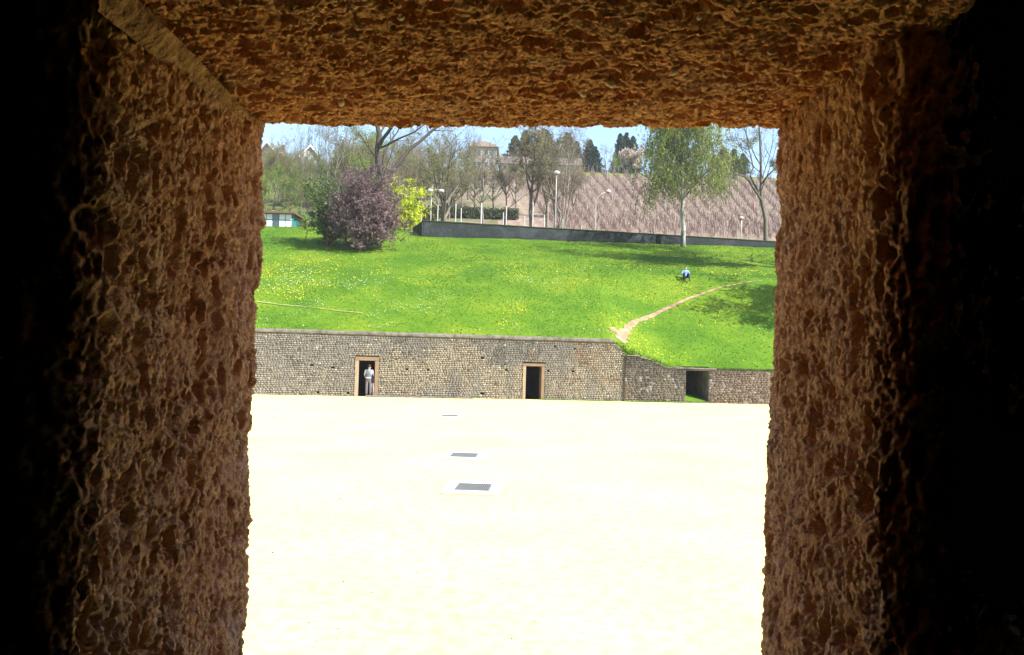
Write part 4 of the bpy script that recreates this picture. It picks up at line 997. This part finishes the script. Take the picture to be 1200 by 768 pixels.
# weeds along the foot and crown of the wall
def weeds(name, spots, n, h, cols, lab):
    C = []
    for (x, y, z, sx, sy) in spots: C.append(np.stack([rng.normal(x, sx, n), rng.normal(y, sy, n), np.full(n, z)], 1))
    c = np.concatenate(C); m = len(c); tip = c + np.stack([rng.normal(0, h * .5, m), rng.normal(0, h * .5, m), rng.uniform(.3, 1, m) * h], 1); a = rng.uniform(0, 6.28, m); d = np.stack([np.cos(a), np.sin(a), 0 * a], 1) * h * .14
    V = np.stack([c - d, c + d, tip + d * .3], 1).reshape(-1, 3); cc = np.array(cols)[rng.integers(0, len(cols), m)]
    o = link(name, mesh(name, V, np.arange(m * 3).reshape(-1, 3), M_BLADE, np.repeat(cc, 3, 0))); tag(o, lab, 'weeds', None, 'stuff')
weeds('weeds', [(x, float(Yw(x)) - .28, 0, .25, .07) for x in np.arange(6.6, 9.7, .3)] + [(x, float(Yw(x)) - .15, 0, .2, .05) for x in np.arange(1.9, 6, .6)], 90, .10, [(.10, .22, .02), (.16, .26, .03)], 'green weeds along the foot of the stone wall')
weeds('rank_grass', [(x, float(Yw(x)) + .35, float(base_z(x)) + .0, .3, .12) for x in np.arange(5.8, 17, .25)], 60, .22, [(.10, .24, .015), (.15, .26, .02), (.06, .14, .01)], 'longer grass hanging over the top of the stone wall on the right')

# ------------------------------------------------------------------ vineyard
row_mat = M_BARK; k = 0
for x0 in np.arange(-.8, 60, 2.0):
    Vs, Fs, Cs, b = [], [], [], 0
    ys = np.arange(95, 151, 2.1) + rng.uniform(0, 1); X = x0 + (.1 - .006 * x0) * (153 - ys); Z = Hhill(X, ys)
    tb = Tubes(); m = len(ys); Pn = np.stack([np.stack([X, ys, Z - .1], 1), np.stack([X + rng.normal(0, .03, m), ys, Z + rng.uniform(1.2, 1.6, m)], 1)], 1)
    tb.add(Pn, np.full((m, 2), .035), 4)
    V1, F1 = tb.arrays(); C1 = np.repeat(np.array([[.26, .235, .215]]) * rng.uniform(.7, 1.3, (m, 1)), 8, 0)
    m = 400; yv = rng.uniform(95, 151, m); Xv = x0 + (.1 - .006 * x0) * (153 - yv) + rng.normal(0, .10, m); Zv = Hhill(Xv, yv)
    t_ = rng.normal(0, .30, (m, 3)); t_[:, 2] = rng.uniform(.5, 1.2, m); base = np.stack([Xv, yv, Zv], 1); base[:, 2] += rng.uniform(0, .5, m)
    tb = Tubes(); tb.add(np.stack([base, base + t_], 1), np.full((m, 2), .020), 3); V2, F2 = tb.arrays()
    C2 = np.repeat(np.array([[.19, .125, .105]]) * rng.uniform(.6, 1.5, (m, 1)), 6, 0)
    o_ = np.array([x0 + (.1 - .006 * x0) * 20, 133, float(Hhill(x0, 133.))])
    o = empty('vine_row', tuple(o_))
    link('stakes', mesh('stakes', V1 - o_, F1, M_BARK, C1), o)['kind'] = 'stuff'
    link('canes', mesh('canes', V2 - o_, F2, M_BARK, C2), o)['kind'] = 'stuff'
    tag(o, 'row of bare brown vines on thin grey stakes running down the vineyard hill', 'vine row', 'vine rows on the hillside')
hg = empty('hedge', (wx(555, 106), 106, ground(wx(555, 106), 106.))); tag(hg, 'low dark hedge below the vineyard, seen between the bare trees', 'hedge')
xh = rng.uniform(wx(482, 106), wx(606, 106), 9000); Vh = np.stack([xh, 106 + rng.normal(0, .45, 9000), Hhill(xh, 106 + 0 * xh) + rng.uniform(0, 1.25, 9000)], 1) - np.array(hg.location)
Ph = np.stack([Vh, Vh + rng.normal(0, .1, Vh.shape)], 1); V_, F_, C_ = leaves(Ph, 1, .13, .05, [(.06, .10, .03), (.09, .10, .05), (.05, .07, .03)]); o = link('foliage', mesh('foliage', V_, F_, M_LEAF, np.clip(C_, 0, 1)), hg)
st_ = MB()
for xx in np.arange(wx(484, 106), wx(605, 106), .5): st_.tube([(xx - hg.location.x, 0, float(Hhill(xx, 106.)) - hg.location.z - .1), (xx - hg.location.x + random.uniform(-.1, .1), 0, float(Hhill(xx, 106.)) - hg.location.z + .8)], .03, 5)
st_.build('stems', M_ROOFB, hg)['kind'] = 'stuff'
# ridge fence above the vineyard
rf = empty('ridge_fence', (30, 154, 36)); tag(rf, 'thin grey wire fence on posts along the ridge above the vineyard', 'fence')
def rail(zz, px0, px1):
    pts = []
    for px in np.linspace(px0, px1, 24): X = wx(px, 154, 36); pts.append((X - 30, 0, float(Hhill(X, 154.)) + zz - 36))
    MB().tube(pts, .018, 4).build('rail', M_GREY, rf)
rail(1.25, 690, 905); p0 = None
for i, px in enumerate(np.arange(690, 905, 5.)):
    X = wx(px, 154, 36); l = (X - 30, 0, float(Hhill(X, 154.)) - 36)
    if p0 is None: p0 = MB().box(-.035, .035, -.035, .035, -.2, 1.5).build('post', M_GREY, rf, l)
    else: o = p0.copy(); COL.objects.link(o); o.parent = rf; o.location = l

# ------------------------------------------------------------------ buildings
def villa():
    Y = 190.; X = wx(566, Y, 44); zg = float(Hhill(X, Y)); zr = P(567, 164, Y)[2]; ze = P(567, 172.5, Y)[2]
    r = empty('villa', (X, Y, zg)); tag(r, 'white gabled villa with brown roof on the hilltop left of the conifers', 'house')
    hw = 2.9; h = ze - zg; hr = zr - zg; d = 8
    v = [(-hw, 0, 0), (hw, 0, 0), (hw, d, 0), (-hw, d, 0), (-hw, 0, h), (hw, 0, h), (hw, d, h), (-hw, d, h)]
    MB().hexa(v).build('wall', M_PLASTER, r)
    rf_ = MB(); e = .5
    rv = [(-hw - e, -e, h), (hw + e, -e, h), (hw + e, d + e, h), (-hw - e, d + e, h), (-.5, 1.2, hr), (.5, 1.2, hr), (.5, d - 1.2, hr), (-.5, d - 1.2, hr)]
    rf_.hexa([(x, y, z + .003) for x, y, z in rv]).build('roof', M_ROOFB, r)
    for fl in (h - 1.9, h - 4.6):
        for xx in (-1.9, -.9, .75, 1.9):
            f = MB().box(xx - .42, xx + .42, -.05, .0, fl, fl + 1.35).build('window', M_WHITE, r); MB().box(xx - .35, xx + .35, -.075, -.052, fl + .07, fl + 1.28).build('pane', M_GLASS, f)
    MB().box(-hw + .4, -hw + .9, 3, 3.6, h + .6, hr + .6).build('chimney', M_ROOFB, r)
villa()
def long_building():
    Y = 168.; x0 = wx(584, Y, 38); x1 = wx(682.5, Y, 38); X = (x0 + x1) / 2; zg = float(Hhill(X, Y)) - .4; zr = P(634, 180.5, Y)[2]; ze = P(634, 193.5, Y)[2]
    r = empty('long_building', (X, Y, zg)); tag(r, 'long low building with a grey-purple roof along the hilltop', 'building'); hw = (x1 - x0) / 2; h = ze - zg; hr = zr - zg
    MB().box(-hw + .3, hw - .3, 0, 6, 0, h).build('wall', M_PLASTER, r)
    MB().hexa([(-hw, -.6, h + .003), (hw, -.6, h + .003), (hw, 6.6, h + .003), (-hw, 6.6, h + .003), (-hw, 2.9, hr), (hw, 2.9, hr), (hw, 3.1, hr), (-hw, 3.1, hr)]).build('roof', M_ROOFG, r)
    for i in range(9):
        xx = -hw + 1.3 + i * (2 * hw - 2.6) / 8; f = MB().box(xx - .4, xx + .4, -.05, 0, h - 1.2, h - .3).build('window', M_WHITE, r); MB().box(xx - .33, xx + .33, -.075, -.052, h - 1.13, h - .37).build('pane', M_GLASS, f)
long_building()
def gable_house(px, Y, yr, ye, wpx, depth, label, ang, wallm, roofm):
    X = wx(px, Y, 30); zg = ground(X, Y) - .3; zr = P(px, yr, Y)[2]; ze = P(px, ye, Y)[2]; hw = wpx * Y / 2000; r = empty('house', (X, Y, zg)); tag(r, label, 'house'); h = ze - zg; hr = zr - zg
    m = MB(); m.v = [(-hw, 0, 0), (hw, 0, 0), (hw, 0, h), (0, 0, hr), (-hw, 0, h), (-hw, depth, 0), (hw, depth, 0), (hw, depth, h), (0, depth, hr), (-hw, depth, h)]
    m.f = [(0, 1, 2, 3, 4), (9, 8, 7, 6, 5), (1, 6, 7, 2), (5, 0, 4, 9), (2, 7, 8, 3), (4, 3, 8, 9), (0, 5, 6, 1)]; m.build('wall', wallm, r)
    e = .45; t = .18; sl_ = (hr - h) / hw
    ro = MB()
    for s in (-1, 1):
        a = [(0, -e, hr + .02), (s * (hw + e), -e, h - sl_ * e + .02), (s * (hw + e), depth + e, h - sl_ * e + .02), (0, depth + e, hr + .02)]
        ro.hexa(a + [(x, y, z + t) for x, y, z in a])
    rr_ = ro.build('roof', roofm, r)
    bd = MB()
    for s in (-1, 1): bd.hexa([(0, -e - .06, hr - .2), (s * (hw + e), -e - .06, h - sl_ * e - .2), (s * (hw + e), -e - .003, h - sl_ * e - .2), (0, -e - .003, hr - .2)] + [(0, -e - .06, hr + .2), (s * (hw + e), -e - .06, h - sl_ * e + .2), (s * (hw + e), -e - .003, h - sl_ * e + .2), (0, -e - .003, hr + .2)])
    bd.build('bargeboard', M_WHITE, r)
    for xx in (-hw * .4, hw * .4):
        f = MB().box(xx - .45, xx + .45, -.05, 0, h - 1.5, h - .2).build('window', M_WHITE, r); MB().box(xx - .37, xx + .37, -.075, -.052, h - 1.42, h - .28).build('pane', M_GLASS, f)
    MB().box(hw * .3, hw * .3 + .5, depth * .5, depth * .5 + .6, h, hr + .7).build('chimney', M_ROOFB, r); r.rotation_euler = (0, 0, ang); return r
gable_house(361, 150, 171, 182, 20, 9, 'brown-roofed house with white gable boards high among the left trees', R(28), M_PLASTER, M_ROOFB)
gable_house(312, 150, 167, 177, 18, 9, 'white house peeping out beside the left stone jamb', R(-10), M_PLASTER, M_GREY)
# pavilion behind the crest at the left
def pavilion():
    Y = 79.5; x0 = wx(296, Y); x1 = wx(343, Y); zg = P(320, 266, Y)[2]; h = P(320, 250.5, Y)[2] - zg; X = (x0 + x1) / 2
    r = empty('pavilion', (X, Y, zg)); tag(r, 'low white and glass pavilion with a rust-red roof edge behind the crest at the left', 'pavilion'); hw = (x1 - x0) / 2
    MB().box(-hw + .1, hw - .1, .1, 3.0, 0, h).build('wall', M_TEAL, r)
    MB().box(-hw - .2, hw + .25, -.35, 3.2, h + .003, h + .17).build('roof', M_RED, r)
    n = 6
    for i in range(n):
        a = -hw + .1 + i * (2 * hw - .2) / n; b = a + (2 * hw - .2) / n - .07
        if i in (0, 3): MB().box(a, b, .0, .09, .05, h - .05).build('panel', M_GLASS, r)
        else: MB().box(a, b, .0, .09, .05, h * .48).build('panel', M_WHITE, r); MB().box(a, b, .0, .09, h * .56, h - .04).build('panel', M_WHITE, r)
pavilion()

# ------------------------------------------------------------------ lamps and posts
def lamp(px, Y, yhead, label, heads, arm=0., hs=.24):
    X = wx(px, Y, 17); z = ground(X, Y) - .2; top = P(px, yhead, Y)[2] - z; r = empty('street_lamp', (X, Y, z)); tag(r, label, 'street lamp')
    pt = [(0, 0, 0), (0, 0, top * .6), (0, 0, top - (.9 if arm else .1))]
    if arm: pt += [(arm * .35, 0, top - .25), (arm * .8, 0, top)]
    MB().tube(pt, [.05, .045, .04] + ([.035, .03] if arm else []), 8).build('pole', M_POST, r, None, True)
    if len(heads) > 1: MB().tube([(min(heads), 0, top - .08), (max(heads), 0, top - .08)], .035, 6).build('arm', M_GREY, r)
    for hx in heads:
        hd = MB().ball((hx, 0, top + .05), (hs * 1.25, hs, hs * .8), 12, 8).build('lamp_head', M_WHITE, r, None, True)
        MB().tube([(hx, 0, top - .20), (hx, 0, top - .08)], [.10, .16], 8).build('socket', M_GREY, hd)
lamp(505, 88, 224, 'two-headed white lamp beside the crooked budding tree', [-.12, 1.0])
lamp(651, 89, 203, 'tall lamp with a single big white globe above the many-stemmed tree', [0], 0, .26)
lamp(698, 90, 224.5, 'lamp with a bent arm reaching right in front of the vineyard', [1.3], 1.5, .2)
lamp(869, 92, 256, 'short white globe lamp on a thin post right of the birch', [0], 0, .17)
# white fence posts behind the upper wall
pg = 'pale posts standing behind the boundary wall'
for (px, yt, lab) in [(493, 242, 'pale post left of the two-headed lamp'), (512, 240, 'pale post between the two-headed lamp and the crooked tree'), (533, 239, 'tall white post right of the crooked budding tree'), (539.5, 244, 'shorter white post, close right of the tall one by the crooked tree'),
                      (563, 238, 'thickest white post beside the slim bare tree'), (589, 249, 'short white post of the close pair behind the wall'), (592.5, 241, 'taller white post of the close pair behind the wall'), (614, 254, 'short white post left of the dark-trunked tree'),
                      (623.5, 237, 'white post touching the dark-trunked tree'), (637, 252, 'short white post at the foot of the grey-trunked tree'), (659, 257, 'short white post right under the many-stemmed tree'), (681, 260, 'short white post between the many-stemmed tree and the bent lamp')]:
    Y = 86.5; X = wx(px, Y); z = ground(X, Y) - .1; h = P(px, yt, Y)[2] - z; s_ = .06 if px != 563 else .085
    o = MB().tube([(0, 0, 0), (0, 0, h * .5), (0, 0, h - .04), (0, 0, h)], [s_, s_ * .95, s_ * .9, s_ * .4], 8).build('fence_post', M_POST, None, (X, Y, z)); tag(o, lab, 'post', pg)

# ------------------------------------------------------------------ people
def skin_mesh(name, verts, edges, radii, sub=1):
    me = bpy.data.meshes.new(name + '_sk'); me.from_pydata([tuple(v) for v in verts], edges, []); o = bpy.data.objects.new(name + '_sk', me); COL.objects.link(o)
    md = o.modifiers.new('s', 'SKIN'); md.use_smooth_shade = True
    for i, rr in enumerate(radii):
        sv_ = me.skin_vertices[0].data[i]; sv_.radius = rr if hasattr(rr, '__len__') else (rr, rr); sv_.use_root = (i == 0)
    sb = o.modifiers.new('u', 'SUBSURF'); sb.levels = sub; sb.render_levels = sub
    dg = bpy.context.evaluated_depsgraph_get(); out = bpy.data.meshes.new_from_object(o.evaluated_get(dg)); bpy.data.objects.remove(o); out.name = name; return out
def hand(mb_, wrist, d, side, s=1.):
    """palm plus four bent fingers and a thumb; d = pointing direction"""
    w_ = Vector(wrist); d = Vector(d).normalized(); sx = Vector(side).normalized(); nrm = d.cross(sx)
    mb_.tube([w_, w_ + d * .04 * s, w_ + d * .085 * s], [.022 * s, .034 * s, .030 * s], 8)
    for i, (o_, L) in enumerate(((-.027, .062), (-.009, .075), (.009, .070), (.026, .056))):
        b = w_ + d * .08 * s + sx * o_ * s; mb_.tube([b, b + d * L * .5 * s + nrm * .006, b + d * L * .85 * s + nrm * .022, b + d * L * s * .9 + nrm * .04], [.009 * s, .0085 * s, .008 * s, .006 * s], 6)
    b = w_ + d * .03 * s - sx * .026 * s; mb_.tube([b, b + d * .03 * s - sx * .02 * s, b + d * .058 * s - sx * .026 * s], [.011 * s, .010 * s, .007 * s], 6)
def head(mb_, c, f=(0, -1, 0), s=1.):
    c = Vector(c); f = Vector(f).normalized(); sx = f.cross(Vector((0, 0, 1))).normalized()
    mb_.ball(c, (.076 * s, .092 * s, .112 * s), 14, 10); mb_.ball(c + f * .03 * s - Vector((0, 0, .05 * s)), (.058 * s, .062 * s, .06 * s), 12, 8)
    mb_.ball(c + f * .098 * s - Vector((0, 0, .015 * s)), (.012 * s, .018 * s, .022 * s), 8, 6)
    for q in (-1, 1): mb_.ball(c + sx * q * .076 * s - Vector((0, 0, .01)), (.012 * s, .02 * s, .03 * s), 8, 6)
    mb_.tube([c - Vector((0, 0, .06 * s)), c - Vector((0, 0, .17 * s)) - f * .015], [.05 * s, .056 * s], 10)
def person_parts(root, V, E, Rd, rule, mats, hd, hf, hands, shoes, hs=1.):
    me = skin_mesh('body', V, E, Rd)
    for m in mats: me.materials.append(m)
    for p in me.polygons: p.material_index = rule(p.center)
    link('body', me, root)
    m = MB(); head(m, hd, hf, hs); m.build('head', M_SKIN, root, None, True)
    h = MB(); c = Vector(hd); f = Vector(hf)
    h.ball(c - f * .012 + Vector((0, 0, .036)), (.084 * hs, .094 * hs, .108 * hs), 14, 9); h.build('hair', M_HAIR, root, None, True)
    e = MB(); sx = f.cross(Vector((0, 0, 1)))
    for q in (-1, 1): e.ball(c + f * .086 + sx * q * .03 + Vector((0, 0, -.002)), .009, 6, 5)
    e.build('eyes', M_BLACK, root); MB().ball(c + f * .085 - Vector((0, 0, .055)), (.022, .008, .006), 8, 5).build('mouth', M_RED, root)
    for i, (w_, d, sd_) in enumerate(hands): hm = MB(); hand(hm, w_, d, sd_); hm.build('hand', M_SKIN, root, None, True)
    for (c0, c1) in shoes: MB().tube([c0, tuple((Vector(c0) + Vector(c1)) / 2 + Vector((0, 0, .005))), c1], [.045, .05, .032], 10).build('shoe', M_SHOE, root, None, True)
# standing man in the doorway, back to the arena, seen from behind
dx = PX(431.5, 45.2, 1); py_ = float(Yw(dx)) + .10
man = empty('person', (dx, py_, .004)); tag(man, 'person standing in the left doorway with back turned, pale shirt, shoulder strap and grey trousers', 'person')
V = [(0, 0, .90), (0, 0, 1.04), (0, .01, 1.20), (0, .0, 1.36), (0, 0, 1.42),
     (.18, 0, 1.36), (.235, .03, 1.12), (.20, .20, .98), (-.18, 0, 1.36), (-.235, .03, 1.12), (-.20, .20, .98),
     (.095, 0, .84), (.10, -.01, .47), (.10, .01, .09), (-.095, 0, .84), (-.105, .02, .47), (-.11, .03, .09)]
E = [(0, 1), (1, 2), (2, 3), (3, 4), (3, 5), (5, 6), (6, 7), (3, 8), (8, 9), (9, 10), (0, 11), (11, 12), (12, 13), (0, 14), (14, 15), (15, 16)]
Rd = [(.155, .115), (.145, .105), (.165, .115), (.15, .10), (.06, .06), (.065, .065), (.048, .048), (.034, .034), (.065, .065), (.048, .048), (.034, .034), (.095, .10), (.075, .08), (.055, .06), (.095, .10), (.075, .08), (.055, .06)]
def rule(c):
    if c.z < .93 and abs(c.x) < .23 and c.y < .12: return 2
    if abs(c.x) > .155 and c.z < 1.16: return 3
    return 1 if (abs(c.x) > .135) else 0
person_parts(man, V, E, Rd, rule, [M_SHIRTG, M_SHIRTW, M_TROUS, M_SKIN], (.01, .03, 1.56), (.15, .98, 0), [((.20, .20, .98), (-.35, .9, -.15), (0, 0, 1)), ((-.20, .20, .98), (.35, .9, -.15), (0, 0, 1))], [((.10, -.04, .045), (.12, .17, .035)), ((-.11, -.02, .045), (-.13, .19, .035))])
MB().tube([(-.13, -.06, 1.43), (-.05, -.125, 1.34), (.06, -.135, 1.18), (.17, -.12, 1.0), (.21, -.03, .93)], .016, 6).build('bag_strap', M_BLACK, man, None, True)
MB().tube([(-.155, -.05, .985), (-.08, -.13, .985), (.08, -.13, .985), (.155, -.05, .985)], .036, 8).build('waist_hem', M_SHIRTW, man, None, True)
MB().box(.17, .33, -.10, .02, .78, .99).build('shoulder_bag', M_BLACK, man, None, False, .02)
MB().tube([(.27, .0, .02), (.27, .0, .4), (.24, .0, .74)], [.035, .045, .03], 8).build('white_roll', M_WHITE, man, None, True)
# seated person on the bank
q = on_bank(803, 327.5); zs_ = float(Hbank(q[0], q[1])); sit = empty('person', (q[0], q[1], zs_ + .02)); tag(sit, 'person in a light blue shirt and dark trousers sitting alone on the grass bank', 'person')
V = [(0, 0, .11), (0, .02, .24), (0, .0, .42), (0, -.03, .54), (0, -.03, .60),
     (.18, -.03, .53), (.26, -.14, .33), (.20, -.36, .30), (-.18, -.03, .53), (-.26, -.14, .33), (-.20, -.36, .30),
     (.11, -.06, .11), (.16, -.42, .34), (.15, -.66, -.10), (-.11, -.06, .11), (-.16, -.42, .34), (-.15, -.66, -.10)]
person_parts(sit, V, E, Rd, lambda c: (1 if (c.z < .17 or (c.y < -.16 and abs(c.x) < .24 and not (abs(c.x) > .19 and c.z > .26 and c.y > -.33))) else 0), [M_SHIRTB, M_BLACK], (0, -.05, .74), (0, -1, 0), [((.20, -.36, .30), (-.6, -.6, .1), (0, .3, 1)), ((-.20, -.36, .30), (.6, -.6, .1), (0, .3, 1))], [((.15, -.64, -.14), (.17, -.86, -.20)), ((-.15, -.64, -.14), (-.17, -.86, -.20))])

for i in range(4):
    if not used[i]:
        for chd in list(PR[i].children): bpy.data.objects.remove(chd)
        bpy.data.objects.remove(PR[i])

# ------------------------------------------------------------------ light spring haze
hz = MB().box(-300, 300, -12, 300, -2.2, 62).build('haze', M_DARK); hz['kind'] = 'stuff'
hm = bpy.data.materials.new('haze_air'); hm.use_nodes = True; hn = hm.node_tree; hn.nodes.clear()
ho = hn.nodes.new('ShaderNodeOutputMaterial'); pv = hn.nodes.new('ShaderNodeVolumePrincipled'); pv.inputs['Color'].default_value = (.90, .93, .97, 1); pv.inputs['Density'].default_value = .00028
hn.links.new(pv.outputs[0], ho.inputs['Volume']); hz.data.materials.clear(); hz.data.materials.append(hm)
